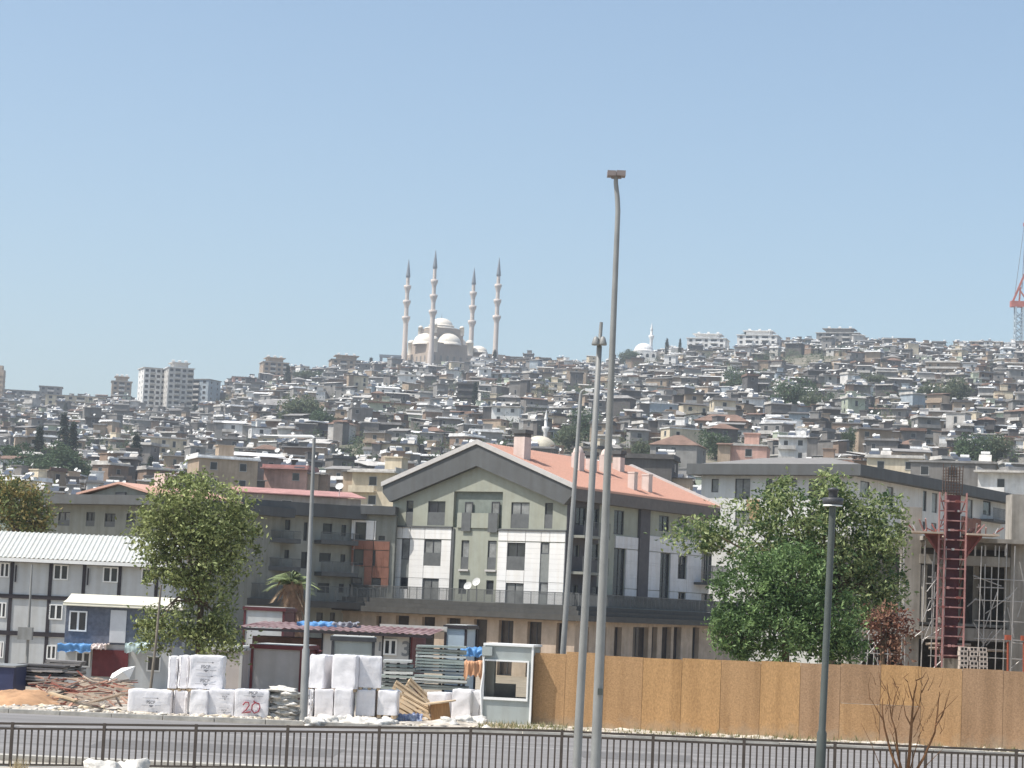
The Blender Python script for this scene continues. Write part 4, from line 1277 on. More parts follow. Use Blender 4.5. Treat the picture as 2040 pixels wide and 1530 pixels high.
# trees one can pick out: px, base row, distance, kind, scale xy, scale z, label
TREES = [(1690, 905, 410, 'round', .62, .95, 'single round tree above the white corner block'), (1280, 925, 400, 'round', .85, .85, 'round tree above the right end of the red tiled roof'),
 (1930, 930, 400, 'round', 1.5, 1.15, 'broad dark tree behind the rebar cage'), (1985, 925, 420, 'round', 1.1, 1.0, 'dark tree right of the broad one near the right edge'),
 (1580, 838, 780, 'round', 2.9, 2.9, 'large green tree standing among houses on the right slope'), (1622, 838, 770, 'round', 2.0, 2.0, 'green tree right of the large one on the right slope'),
 (1855, 818, 850, 'round', 2.5, 2.1, 'wide green tree, left of two on the right slope'), (1897, 816, 850, 'round', 2.4, 2.2, 'wide green tree, right of two on the right slope'),
 (1470, 786, 1050, 'round', 3.0, 2.4, 'dark rounded tree below the right crest'), (1485, 708, 1360, 'cypress', 3.6, 1.9, 'broad dark cypress in front of the white block on right crest'),
 (1328, 708, 1380, 'cypress', 1.7, 1.3, 'thin cypress right of the small white mosque'), (1354, 706, 1380, 'cypress', 1.3, 1.2, 'thin cypress left of the first white block on right crest'),
 (1248, 730, 1390, 'round', 2.2, 2.2, 'dense tree on the crest right of the tall lamp post'), (1262, 728, 1390, 'round', 1.8, 2.0, 'tree beside the dense one on the crest, nearer the small mosque'),
 (984, 735, 1450, 'cypress', 2.4, 1.5, 'dark cypress at the foot of the rightmost minaret'), (972, 735, 1450, 'cypress', 2.6, 1.0, 'short cypress right of the great mosque hall'),
 (945, 822, 760, 'cypress', 1.5, 1.15, 'lone dark cypress below the great mosque'), (75, 935, 470, 'cypress', 1.6, 1.0, 'dark cypress, leftmost of the row at the left edge'),
 (122, 930, 470, 'cypress', 1.8, 1.25, 'tallest dark cypress of the row at left'), (142, 935, 470, 'cypress', 1.7, 1.1, 'dark cypress, rightmost of the row at left'),
 (268, 945, 450, 'cypress', 1.7, .9, 'dark conical tree left of the pale four window house'), (298, 958, 450, 'cypress', 1.2, .55, 'small dark conical tree beside the larger one at left'),
 (130, 830, 1100, 'cypress', 1.6, .95, 'small dark cypress before the long pale building on the left crest'), (387, 835, 1050, 'cypress', 1.9, 1.0, 'dark pointed tree at the foot of the pale blue tower'),
 (572, 772, 1380, 'cypress', 2.6, 1.6, 'pointed tree against the tan five storey block'), (738, 742, 1400, 'cypress', 2.2, 1.2, 'dark cypress just left of the dark frame'),
 (108, 965, 330, 'round', 1.7, 1.1, 'pale green bushy tree at left, nearest below the cypress row'), (60, 975, 320, 'round', 1.6, .9, 'low green tree at left beside the bushy pale green one'),
 (20, 960, 360, 'round', 1.6, 1.2, 'green tree at the far left edge behind the yellowish tree'), (150, 965, 340, 'round', 1.2, .9, 'small green tree right of the bushy pale green one'),
 (600, 858, 700, 'round', 2.8, 2.2, 'dark green tree mass on the left slope, below the wide arcaded house'), (640, 860, 680, 'round', 1.8, 1.3, 'green tree right of the dark tree mass on the left slope'),
 (1165, 880, 480, 'round', 1.3, 1.4, 'tree behind the lamp post with the short arm'), (1140, 905, 440, 'round', 1.3, 1.0, 'bushy tree right of the cream dome'),
 (1425, 915, 450, 'round', 1.2, 1.1, 'feathery tree left of the pink house'), (610, 765, 1380, 'round', 2.8, 1.6, 'dark wooded tree on the crest left of the rooftop building'),
 (640, 762, 1385, 'round', 2.4, 1.5, 'wooded tree on the crest touching the rooftop building'), (1745, 775, 1100, 'round', 2.4, 1.5, 'dark tree among small houses near the right crest'),
 (1700, 770, 1120, 'round', 2.2, 1.4, 'dark tree left of the one near the right crest'), (1520, 760, 1150, 'round', 2.0, 1.3, 'tree on bare ground below the second white crest block'),
 (430, 812, 1150, 'round', 2.2, 1.2, 'rounded tree right of the pale blue tower'), (820, 905, 520, 'round', 1.3, .8, 'small tree above the left slope of the grey gable'),
 (560, 905, 560, 'round', 1.5, .9, 'low tree beside the lamp arm on the left'), (760, 830, 840, 'round', 2.0, 1.1, 'green tree below the dark frame on the slope'),
 (1010, 770, 1120, 'round', 2.0, 1.0, 'tree below the rightmost minaret'), (1100, 775, 1100, 'round', 2.4, 1.1, 'dark tree midway between minaret and lamp posts'),
 (1800, 870, 600, 'round', 1.4, .9, 'tree in the middle of the right slope'), (1370, 790, 1000, 'round', 2.0, 1.1, 'tree below the thin cypresses on the right')]
for px, py, Y, kd, sx, sz, lab in TREES:
    p = on_hill(px, py, Y)
    k = p.y / Y
    if p.y < 1100:
        sx, sz = sx * k * .95, sz * k * 1.12
    hill_tree(p, kd, (sx, sz), lab, TG, 'trees on the hillside')
    TAKEN.append((p.x, p.y, 2.0 * sx)); TAKEN.append((p.x, p.y - 11, 1.6 * sx))

# ---- the rest of the houses, row above row
LAND = [(60, 'left edge'), (200, 'long pale building'), (340, 'tower pair'), (470, 'pale blue tower'), (590, 'tan five storey block'), (700, 'rooftop building'),
        (800, 'dark frame'), (890, 'great mosque'), (985, 'rightmost minaret'), (1090, 'small white minaret'), (1200, 'tall lamp posts'), (1290, 'small hilltop mosque'),
        (1410, 'first white crest block'), (1512, 'second white crest block'), (1600, 'large green tree'), (1690, 'grey crest block'), (1790, 'low dark crest block'),
        (1880, 'large tan crest house'), (1965, 'pale crest block'), (2030, 'crane')]
OCC = [(0, 985), (95, 975), (224, 958), (290, 975), (300, 945), (520, 965), (690, 990), (770, 965), (958, 882), (1140, 925), (1290, 935), (1400, 925), (1700, 925), (2000, 985), (2040, 985)]
def occ(px):
    px = max(0, min(2040, px))
    for (a, b), (c, d) in zip(OCC, OCC[1:]):
        if a <= px <= c:
            return b + (d - b) * (px - a) / (c - a)
HG = random.Random(21)
spots = []
Y = 372.0
while Y < YC - 6:
    step = 8.2 + Y * .0045
    x = -0.262 * Y + HG.uniform(0, 12)
    while x < 0.262 * Y:
        w = HG.choice((HG.uniform(4.2, 7), HG.uniform(5.5, 9.5)))
        yy = Y + HG.uniform(-.36, .36) * step
        if free(x, yy, 4.2):
            veg = noise.noise(Vector((x / 60, yy / 60, 7)))
            if HG.random() < .84 - 1.3 * max(0, veg):
                spots.append((x, yy, w))
            else:
                spots.append((x, yy, 0))
        x += w + HG.uniform(.2, 5)
    Y += step
WC = ['bare concrete'] * 6 + ['grey'] * 6 + ['dark grey'] * 4 + ['cream'] * 2 + ['white'] * 3 + ['tan'] * 4 + ['pale'] * 2 + ['pale blue'] + ['brown brick'] * 3 + ['pale green']
RC = ['pale concrete'] * 7 + ['grey'] * 6 + ['white'] * 3 + ['rusty'] * 2 + ['dark'] * 3
count = 0
used = {}
shrubs = []
ROOFW = {'slab': 'parapet roof', 'flat': 'flat roof', 'hip': 'hipped roof', 'tin': 'sheet roof'}
for x, y, w in spots:
    if w == 0:
        shrubs.append((x, y))
        continue
    d = HG.uniform(4.5, 7)
    s = HG.choices((1, 2, 3), (.62, .34, .04))[0]
    kd = HG.choices(('slab', 'flat', 'hip', 'tin'), (.52, .22, .045, .215))[0]
    wc = HG.choice(WC)
    rc = HG.choice(('grey', 'rusty', 'grey')) if kd == 'hip' else HG.choice(RC)
    tk = HG.choices((0, 1, 2, 3), (.38, .34, .2, .08))[0]
    bal = HG.choices((0, 1, 2), (.5, .3, .2))[0]
    z = hill(x, y) + HG.uniform(-.3, .8)
    px, py = proj((x, y, z + 3 * s))
    rz = rad(HG.gauss(4 if px < 1000 else -10, 20))
    P, W = house_parts(HG, w, d, s, HW[wc], HR[rc], kd, tk, bal)
    vis = -20 < px < 2060 and py < occ(px) - 3
    if vis and count < 282:
        k = min(range(len(LAND)), key=lambda i: abs(LAND[i][0] - px))
        rel = 'straight below' if abs(px - LAND[k][0]) < 18 else ('below left of' if px < LAND[k][0] else 'below right of')
        st_ = ('low', 'two storey', 'three storey')[s - 1]
        where = 'near the left edge' if LAND[k][1] == 'left edge' else '%s %s' % (rel, LAND[k][1])
        rn = ROOFW[kd] if rc in wc else rc + ' ' + ROOFW[kd]
        nt_ = 0 if kd in ('hip', 'tin') else tk
        opts = ['%s %s house, %s, %s' % (st_, wc, rn, where)]
        opts.append('%s %s house, %s, %s, %s' % (st_.replace(' storey', '-storey').replace('low', 'low'), wc.replace('bare ', ''), rn, ('no tanks', 'one tank', 'two tanks', 'three tanks')[nt_], where))
        opts.append('%s %s house, %s, %s' % (st_, wc, rn, where + ', higher up'))
        opts.append('%s %s house, %s, %s' % (st_, wc, rn, where + ', topmost'))
        lab = next((l for l in opts if l not in used), opts[-1])
        used[lab] = 1
        place_house((x, y, z), rz, P, W, lab)
        count += 1
    else:
        mass_house((x, y, z), rz, P, [w_ for w_ in W if HG.random() < .5])
o = MASS.build('far_houses', ORDER)
tag(o, 'crowded small grey and white houses covering the upper hillside', 'houses', kind='stuff')
# ---- scrub and small trees that nobody could count
q = MB()
GG = random.Random(8)
for _ in range(9000):
    y = 330 + (YC - 330) * GG.random() ** .8
    x = GG.uniform(-.262, .262) * y
    if noise.noise(Vector((x / 60, y / 60, 7))) + GG.uniform(-.5, .5) > .05:
        shrubs.append((x, y))
for x, y in shrubs:
    z = hill(x, y)
    r = GG.uniform(.8, 2.6) * (1.4 if GG.random() < .2 else 1)
    mi = GG.randrange(4)
    up_ = GG.choice((0, .3, .6, 1.2, 2.2, 3.2)) if r > 1.3 else 0
    for _ in range(22 + int(up_ * 12)):
        d = Vector((GG.gauss(0, .5), GG.gauss(0, .5), abs(GG.gauss(.45, .5)))) * r + Z * up_ * GG.uniform(.2, 1.1)
        leaf(q, Vector((x, y, z)) + d, .75, GG, mi if GG.random() < .8 else GG.randrange(4))
o = q.build('hillside_scrub', HLEAF + OLV)
tag(o, 'dark green scrub and small trees between the hillside houses', 'scrub', kind='stuff')
# ================================================================ construction frame at the right
YK = 104.0
BARE = M('raw_concrete', (.34, .315, .28), rough=.95, var=.2, scale=.9, streak=.28, bump=.2)
STEEL = M('galvanised_tube', (.42, .40, .38), rough=.45, var=.2, metal=.5)
RUST = M('rust_red_steel', (.19, .06, .05), rough=.6, var=.25, scale=2)
FORM = M('formwork_panel_dark_red', (.075, .022, .026), rough=.6, var=.3, scale=2)
PINKS = M('faded_pink_steel', (.36, .19, .175), rough=.6, var=.2)
kc = base(1795, YK, ZL)
cf = thing('concrete_frame', 'unfinished raw concrete building frame at the right edge', 'building frame', kc)
fC = Fac(kc, (1, 0.02, 0), (0.02, -1, 0))
def fr(r):
    return fC.rect(r)
def cbox(name, r, d0, d1, mat, parent=cf):
    q = MB(); fC.box(q, *fr(r), d0, d1); return q.build(name, mat, parent)
cbox('column', (1800, 1010, 1832, 1420), -1.2, 0, BARE)
cbox('column', (2012, 985, 2050, 1420), -1.2, 0.02, BARE)
cbox('slab', (1832, 1078, 2270, 1086), -9, .9, BARE)
for k in range(9):
    cbox('formwork_prop', (1838 + k * 20, 1087, 1841 + k * 20, 1108), .3, .36, STEEL)
cbox('beam', (1832, 1107, 2012, 1126), -1, .1, BARE)
cbox('parapet_wall', (1832, 1251, 2012, 1276), -.4, .1, BARE)
cbox('slab', (1690, 1250, 1832, 1262), -6, .5, BARE)
cbox('beam', (1720, 1262, 1800, 1276), -.8, -.02, BARE)
cbox('column', (1690, 1270, 1716, 1420), -1.0, 0.05, BARE)
cbox('column', (1876, 1290, 1910, 1420), -1.0, 0.3, BARE)
cbox('back_wall', (1700, 1080, 2262, 1420), -9.2, -9, M('shaded_block_wall', (.10, .095, .09), rough=.95, var=.3))  # the dark of the interior is put into this wall's colour
cbox('side_wall', (2262, 1087, 2270, 1420), -9.2, 0, BARE)
cbox('column', (2240, 985, 2275, 1420), -1.2, 0.02, BARE)
cbox('beam', (2050, 1107, 2240, 1126), -1, .1, BARE)
cbox('side_wall', (1694, 1262, 1700, 1420), -9.2, -1.2, BARE)
cbox('floor_slab', (1700, 1245, 2262, 1250), -8.99, -.5, BARE)
cbox('spandrel', (1690, 1068, 1800, 1100), -.6, -.05, BARE)
for k in range(5):
    cbox('inner_column', (1845 + k * 36, 1122, 1853 + k * 36, 1250), -5.2, -4.8, BARE)
# column formwork: dark red panel, pale ribs, brackets; rebar cage above
t = thing('column_formwork', 'tall dark red column formwork with pink ladder ribs before the concrete frame', 'formwork', base(1898, YK - 1.6, ZL))
fF = Fac(base(1898, YK - 1.6, ZL), (1, .02, 0), (.02, -1, 0))
u0, u1, _, vtop = fF.rect((1879, 986, 1921, 1100))
v0 = fF.uv(1900, 1312)[1]
q = MB(); fF.box(q, u0 + .2, u1 - .16, v0, vtop, -.8, -.1); q.build('panel', FORM, t)
for k in range(9):                             # diagonal braces between the rails
    va_, vb_ = v0 + (vtop - v0) * k / 9, v0 + (vtop - v0) * (k + 1) / 9
    q = MB(); q.beam(fF.p(u0 - .2, va_ if k % 2 else vb_, .05), fF.p(u0 + .06, vb_ if k % 2 else va_, .05), .035); q.beam(fF.p(u1 - .1, va_, -.3), fF.p(u1 + .1, vb_, .05), .035); q.build('brace', RUST, t)
nr = 17
for k in range(nr):
    v = v0 + (vtop - v0) * (k + .3) / nr
    q = MB(); fF.box(q, u0 - .18, u1 + .12, v - .03, v + .03, 0.004, .12); q.build('rib', PINKS, t)
for u in (u0 - .22, u0 + .05, u1 + .05):
    q = MB(); fF.box(q, u - .032, u + .032, v0 - .4, vtop + .1, .125, .22); q.build('waler', PINKS, t)
va, vb = fF.uv(1900, 1066)[1], fF.uv(1900, 1115)[1]
for s, ue in ((-1, u0), (1, u1)):
    q = MB()
    p0, p1, p2 = fF.p(ue, vb, -.2), fF.p(ue + s * .8, va, -.2), fF.p(ue, va, -.2)
    q.prism([p0, p1, p2], fF.n * -.08); q.beam(p0 + fF.n * .2, p1 + fF.n * .2, .09); q.beam(p1 + fF.n * .25, p2 + fF.n * .25, .1)
    q.build('bracket', RUST, t)
    q = MB(); fF.box(q, *sorted((ue + s * .05, ue + s * 1.5)), va + .02, va + .1, -.9, .5); q.build('platform_plank', M('weathered_plank', (.42, .34, .27), rough=.9, var=.2), t)
for k in range(34):                            # wedges and clamps on the ribs
    v = v0 + (vtop - v0) * (RNG.randrange(nr) + .3) / nr; u = RNG.uniform(u0 - .1, u1); s_ = RNG.uniform(.05, .11)
    q = MB(); fF.box(q, u, u + s_ * RNG.uniform(.6, 2.2), v - s_ * .5, v + s_ * .6, .13, .13 + s_); q.build('clamp', RNG.choice((RUST, PINKS, STEEL, FORM)), t)
for k in range(16):
    u = RNG.choice((RNG.uniform(u0 - 1.3, u0 - .1), RNG.uniform(u1 + .1, u1 + 1.4))); q = MB(); l_ = RNG.uniform(.15, .6)
    q.beam(fF.p(u, va + .12, RNG.uniform(-.6, .3)), fF.p(u + RNG.uniform(-.4, .4), va + .12 + l_, RNG.uniform(-.6, .3)), .05); q.build('loose_bar', RNG.choice((RUST, PINKS, STEEL)), t)
t = thing('rebar_cage', 'dark rebar cage standing out of the top of the red column formwork', 'rebar cage', fF.p((u0 + u1) / 2, vtop))
q = MB()
for i in range(7):
    for dd in (-.15, -.75):
        u = u0 + .1 + (u1 - u0 - .2) * i / 6
        q.tube([fF.p(u, vtop - .02, dd), fF.p(u + RNG.uniform(-.03, .03), vtop + 1.35 + RNG.uniform(-.1, .1), dd)], .022, 5)
q.build('bars', M('rebar', (.11, .075, .06), rough=.8), t)
for k in range(9):
    v = vtop + .1 + k * .13
    q = MB()
    for dd in (-.13, -.77):
        q.beam(fF.p(u0 + .08, v, dd), fF.p(u1 - .08, v, dd), .022)
    q.build('stirrup', MATS['rebar'], t)
# scaffolding tubes: each one is a thing on its own frame
sc = thing('tube_scaffold', 'tangled steel tube scaffold round the foot of the concrete frame', 'scaffold', base(1900, YK - .5, ZL))
def tub(a, b, m=STEEL, r=.03, nm='tube', dd=.9):
    q = MB(); pa, pb = fC.uv(*a), fC.uv(*b)
    q.tube([fC.p(pa[0], pa[1], dd), fC.p(pb[0], pb[1], dd)], r, 6); return q.build(nm, m, sc)
for a, b in (((1838, 1075), (1828, 1345)), ((1950, 1125), (1945, 1345)), ((1993, 1085), (1985, 1345)), ((1848, 1120), (1846, 1250)), ((1858, 1140), (1853, 1250)), ((1836, 1163), (1870, 1164)),
             ((1838, 1217), (1866, 1198)), ((1955, 1222), (2008, 1184)), ((1920, 1208), (1938, 1192)), ((1930, 1147), (1986, 1168)), ((1935, 1170), (1990, 1172)), ((1936, 1255), (1950, 1285)),
             ((1930, 1240), (1955, 1280)), ((1955, 1285), (1985, 1252)), ((1830, 1275), (1870, 1250)), ((1790, 1010), (1792, 1345)), ((2022, 1120), (2034, 1180)), ((2005, 1250), (1998, 1345)),
             ((2003, 1280), (2050, 1283)), ((2004, 1330), (2038, 1300)), ((1835, 1342), (1870, 1310)), ((1690, 1300), (1730, 1250)), ((1722, 1265), (1716, 1340)), ((1700, 1330), (1750, 1270)), ((1740, 1260), (1742, 1345)), ((1700, 1240), (1790, 1244)), ((1965, 1130), (1962, 1250)), ((1975, 1180), (1950, 1250))):
    tub(a, b, dd=RNG.uniform(.6, 1.3))
for x in (1700, 1728, 1758, 1786, 1846, 1864, 1932, 1968, 1999, 2028):
    tub((x + 6, 1090 if x > 1800 else 1180), (x - 3, 1350), dd=RNG.uniform(1.0, 1.8), r=.026)
for y in (1150, 1192, 1232, 1268, 1305):
    tub((1838, y), (1868, y + 2), dd=1.2, r=.024); tub((1926, y + 3), (2036, y + 8), dd=1.4, r=.024)
    if y > 1190:
        tub((1694, y - 6), (1792, y - 2), dd=1.5, r=.024)
for k in range(16):
    x, y = RNG.choice((RNG.uniform(1695, 1790), RNG.uniform(1836, 1868), RNG.uniform(1930, 2030))), RNG.uniform(1150, 1300)
    tub((x, y), (x + RNG.uniform(-32, 32), y + RNG.uniform(18, 60)), dd=RNG.uniform(.7, 1.6), r=.022)
for a, b in (((1836, 1282), (1925, 1284)), ((1842, 1290), (2000, 1296)), ((1835, 1070), (1880, 1072))):
    tub(a, b, M('weathered_plank', (.42, .34, .27)), .07, 'plank')
tp = thing('orange_prop', 'orange red prop post with square head before the concrete frame', 'prop', base(1938, YK - 2, ZL))
f_ = Fac(base(1938, YK - 2, ZL), (1, 0, 0), (0, -1, 0))
ORG = M('orange_red_paint', (.30, .075, .04), rough=.5, var=.2)
q = MB(); a, b = f_.uv(2008, 1345), f_.uv(2008, 1278); q.tube([f_.p(a[0], a[1] - .6), f_.p(b[0], b[1])], .05, 8); q.build('post', ORG, tp)
q = MB(); a = f_.rect((2003, 1265, 2013, 1275)); f_.box(q, *a, -.2, .2); q.build('head', ORG, tp)
t2 = copy_tree(tp); t2['label'] = 'orange red prop post cut by the right edge of the picture'; t2.location.x += 0.72
bk = thing('block_stack', 'stack of pale hollow blocks behind the hoarding at the concrete frame', 'block stack', base(1936, YK - 2.2, ZL))
f_ = Fac(base(1936, YK - 2.2, ZL), (1, 0, 0), (0, -1, 0))
ua, ub, va, vb = f_.rect((1909, 1294, 1968, 1345))
bm = None
q = MB(); q.box((-.19, 0, -.095), (.19, .4, .095)); q.box((-.14, -.002, -.06), (-.02, .003, .06), 1); q.box((.02, -.002, -.06), (.14, .003, .06), 1)
bme = q.mesh('block', [M('pale_block', (.55, .47, .41), rough=.9, var=.15), DARKM])
for i in range(3):
    for j in range(6):
        p = f_.p(ua + .25 + i * .43 + RNG.uniform(-.03, .03), va + .1 + j * .21)
        link('block', bme, bk, p - LOC[bk], (0, 0, RNG.uniform(-.06, .06)))

# ================================================================ hoarding of strand board panels
OSB = [M('strand_board_gold', (.43, .255, .115), rough=.85, var=.24, scale=22, stretch=(1, 1, .6), detail=6, streak=.2, splash=1.1), M('strand_board_tan', (.40, .243, .12), rough=.85, var=.24, scale=22, detail=6, streak=.22, splash=1.1),
       M('strand_board_brown', (.34, .215, .125), rough=.85, var=.24, scale=22, detail=6, streak=.22, splash=1.1)]
hA, hB = gnd(1060, 1447), gnd(2700, 1535.5)
ho = thing('hoarding', 'long strand board hoarding along the far side of the road', 'hoarding', hA)
du = (hB - hA); HL = du.length; du.normalize(); dn = Vector((du.y, -du.x, 0))
fH = Fac(hA, du, dn)
x = 0.0
k = 0
shades = [1, 1, 1, 0, 0, 1, 0, 2, 2, 0, 1, 2, 2, 1, 2]
tones = {}
hb0, hb1 = fH.uv(1100, 1299)[1], fH.uv(2030, 1338)[1]
hb1 = hb0 + (hb1 - hb0) * 1.65
while x < HL - .05:
    w = 1.22 if k not in (0,) else 1.0
    tp_ = hb0 + (hb1 - hb0) * x / HL + RNG.uniform(-.06, .04)
    m = OSB[shades[k % len(shades)]]
    q = MB()
    if k in (8, 9, 14, 15):                    # boards in two pieces
        fH.box(q, x + .006, x + w - .006, .02, tp_ * .5, 0, .018 + RNG.uniform(0, .01)); q.build('board', OSB[2 if k != 8 else 1], ho)
        q = MB(); fH.box(q, x + .006, x + w - .006, tp_ * .5 + .012, tp_, -.01, .025); q.build('board', m, ho)
    else:
        fH.box(q, x + .005, x + w - .005, .02, tp_, 0, .018 + RNG.uniform(0, .012)); q.build('board', m, ho)
    q = MB(); fH.box(q, x - .04, x + .04, 0, tp_ - .1, -.09, -.004); q.build('post', M('timber_post', (.30, .20, .12), rough=.9, var=.2), ho)
    x += w; k += 1

# ================================================================ guard booth
GB = M('booth_grey_panel', (.34, .37, .36), rough=.6, var=.06, streak=.1)
WPVC = M('white_pvc', (.78, .78, .76), rough=.4, var=.05)
b0 = base(957, 71.5, .05); b1 = base(1057, 71.2, .05)
bt = thing('guard_booth', 'small grey guard booth with a big window at the end of the hoarding', 'booth', b0)
bu = (b1 - b0).normalized(); fb = Fac(b0, bu, Vector((bu.y, -bu.x, 0)))
BW = (b1 - b0).length
top = fb.uv(1005, 1287)[1]
wi = fb.rect((965, 1318, 1050, 1390))
q = MB()
wallface(q, fb, .06, BW - .06, .05, top, [wi], .08)
fb.box(q, .06, .1, .05, top, -1.5, -.08); fb.box(q, BW - .1, BW - .06, .05, top, -1.5, -.08)
fbk = Fac(fb.p(0, 0, -1.5), bu, fb.n)
bwin = (.13, BW - .13, .85, top - .2)
wallface(q, fbk, .06, BW - .06, .05, top, [bwin], .05)
fb.box(q, .06, BW - .06, .05, .09, -1.5, -.03)
q.build('wall', GB, bt)
q = MB()
for u in (0, BW - .06):
    fb.box(q, u, u + .06, .05, top, -.06, .03)
fb.box(q, 0, BW, top + .002, top + .07, -1.55, .06)
q.build('corner_trim', WPVC, bt)
q = MB(); a = .05
fb.box(q, wi[0] - a, wi[1] + a, wi[2] - a - .03, wi[2], .004, .06); fb.box(q, wi[0] - a, wi[1] + a, wi[3], wi[3] + a, .004, .06); fb.box(q, wi[0] - a, wi[0], wi[2], wi[3], .004, .06); fb.box(q, wi[1], wi[1] + a, wi[2], wi[3], .004, .06)
wo_ = q.build('window', WPVC, bt)
gm = bpy.data.materials.new('clear_pane'); gm.use_nodes = True
g_ = gm.node_tree; gl = g_.nodes.new('ShaderNodeBsdfGlossy'); gl.inputs['Roughness'].default_value = .03; tr_ = g_.nodes.new('ShaderNodeBsdfTransparent'); tr_.inputs['Color'].default_value = (.8, .82, .8, 1)
fr_ = g_.nodes.new('ShaderNodeFresnel'); fr_.inputs['IOR'].default_value = 1.5; mx_ = g_.nodes.new('ShaderNodeMixShader')
g_.links.new(fr_.outputs[0], mx_.inputs[0]); g_.links.new(tr_.outputs[0], mx_.inputs[1]); g_.links.new(gl.outputs[0], mx_.inputs[2]); g_.links.new(mx_.outputs[0], g_.nodes['Material Output'].inputs['Surface'])
q = MB(); q.quad(fb.p(wi[0], wi[2], -.03), fb.p(wi[1], wi[2], -.03), fb.p(wi[1], wi[3], -.03), fb.p(wi[0], wi[3], -.03)); q.build('pane', gm, wo_)
q = MB(); fb.box(q, -.02, .3, top - .32, top - .04, .035, .14); q.build('flood_lamp', GB, bt)
q = MB(); fb.box(q, .2, BW - .2, .75, .8, -1.2, -.3); q.build('desk', M('desk_brown', (.25, .16, .1)), bt)
q = MB()
pts = [fb.p(.02, top - .35, .06), fb.p(.05, top - .8, .07), fb.p(-.02, top - 1.4, .07), fb.p(.04, .3, .07), fb.p(0.1, .1, .08)]
q.tube(pts, .035, 6); q.build('drain_pipe', WPVC, bt)
for j, u in enumerate((.45, .78)):
    t = thing('office_chair', 'dark chair inside the guard booth, %s one' % ('left', 'right')[j], 'chair', fb.p(u, .09, -.8), 'chairs in the booth')
    c0 = fb.p(u, .09, -.8)
    q = MB(); fb.box(q, u - .2, u + .2, .5, .58, -1.0, -.6); q.build('seat', MATS['rail_grey'], t)
    q = MB(); fb.box(q, u - .18, u + .18, .62, 1.28, -.68, -.62); q.build('backrest', MATS['rail_grey'], t)
    q = MB(); q.tube([c0 + Z * .02, c0 + Z * .41], .03, 6); fb.box(q, u - .22, u + .22, .095, .13, -.82, -.78); fb.box(q, u - .02, u + .02, .097, .132, -1.0, -.6); q.build('foot', FRAME, t)

# ================================================================ street poles and lamps
GALV = M('galvanised_pole', (.27, .275, .27), rough=.5, var=.14, scale=1.2, metal=.1, streak=.2)
GALVD = M('lamp_head_dull', (.22, .19, .185), rough=.6, var=.1)
DKP = M('lamp_post_dark', (.07, .08, .075), rough=.45, var=.12)
def pole_pts(px, Y, top, z0=0):
    b = base(px, Y, z0)
    t = at(top[0], top[1], Y)
    return b, t
# tallest: bent neck and a double head
b, t_ = pole_pts(1184, 44, (1229, 362))
b = at(1184, 1575, 44); b.z = max(b.z, 0.0)
th_ = thing('tall_lamp_post', 'tallest grey lamp post with a flat double head against the sky', 'lamp post', b)
pk = 44 / F
q = MB()
k1, k2 = at(1231, 420, 44), at(1227, 365, 44)
q.tube([b, b.lerp(k1, .3), b.lerp(k1, .7), k1, at(1230, 395, 44), k2, at(1227, 350, 44)], [.100, .088, .064, .05, .05, .045, .04], 12)
q.build('pole', GALV, th_)
q = MB()
for a, c, d, e in ((1209, 340, 1226, 352), (1228, 340, 1246, 352)):
    p0, p1 = at(a, d and (c + e) / 2, 44), at(d, (c + e) / 2, 44)
for a, c in ((1210, 1227), (1228, 1246)):
    p0, p1 = at(a, 346, 44), at(c, 346, 44)
    q.obox(Vector((p0.x, 43.88, p0.z - .05)), Vector((p1.x - p0.x, 0, 0)), Vector((0, .28, 0)), Z * .1)
q.build('lamp_head', GALVD, th_)
q = MB(); p0, p1 = at(1218, 353, 44), at(1238, 353, 44); q.beam((p0.x, 44, p0.z), (p1.x, 44, p1.z), .06); q.build('cross_arm', GALVD, th_)
q = MB(); p0 = at(1196, 1378, 43.85); q.box(p0 - Vector((.05, 0, .06)), p0 + Vector((.05, .05, .06))); q.build('hatch', DKP, th_)
# camera pole with small flood lights
b = at(1146, 1575, 45.5); b.z = max(b.z, 0); tp_ = at(1198, 642, 45.5)
tt = thing('floodlight_pole', 'grey pole topped by a thin spike with two small floodlights', 'lamp post', b)
n_ = at(1194, 690, 45.5)
q = MB(); q.tube([b, b.lerp(n_, .5), n_, n_ + (tp_ - n_) * .02, tp_], [.09, .075, .055, .042, .034], 12); q.build('pole', GALV, tt)
for s in (-1, 1):
    p = at(1194 + s * 7, 678, 45.4)
    q = MB(); q.lathe(p - Z * .05, [(.02, .13), (.05, .1), (.085, -.02), (.08, -.05), (.0, -.05)], 10); q.build('floodlight', GALV, tt)
    q = MB(); q.beam(p + Z * .06, n_ + Z * .12, .03); q.build('bracket', DKP, tt)
# street lamp with short arm, by the booth
b = base(1112, 73.5, .05); p1 = at(1157, 786, 73.5)
tt = thing('short_arm_lamp', 'slim grey street lamp with a short bent arm beside the guard booth', 'lamp post', b)
q = MB(); q.tube([b, b.lerp(p1, .5), p1, p1 + Vector((.03, 0, .1)), p1 + Vector((.1, 0, .15)), p1 + Vector((.2, 0, .16))], [.11, .085, .06, .05, .045, .04], 10); q.build('pole', GALV, tt)
q = MB(); e = p1 + Vector((.14, 0, .12)); q.obox(e - Vector((0, .08, 0)), Vector((.24, 0, -.03)), Vector((0, .16, 0)), Z * .09); q.build('lamp_head', WPVC, tt)
q = MB(); q.box(b + Vector((-.13, -.13, 0)), b + Vector((.13, .13, .04))); q.box(b + Vector((-.03, -.13, .42)), b + Vector((.06, -.09, .62))); q.build('base_plate', DKP, tt)
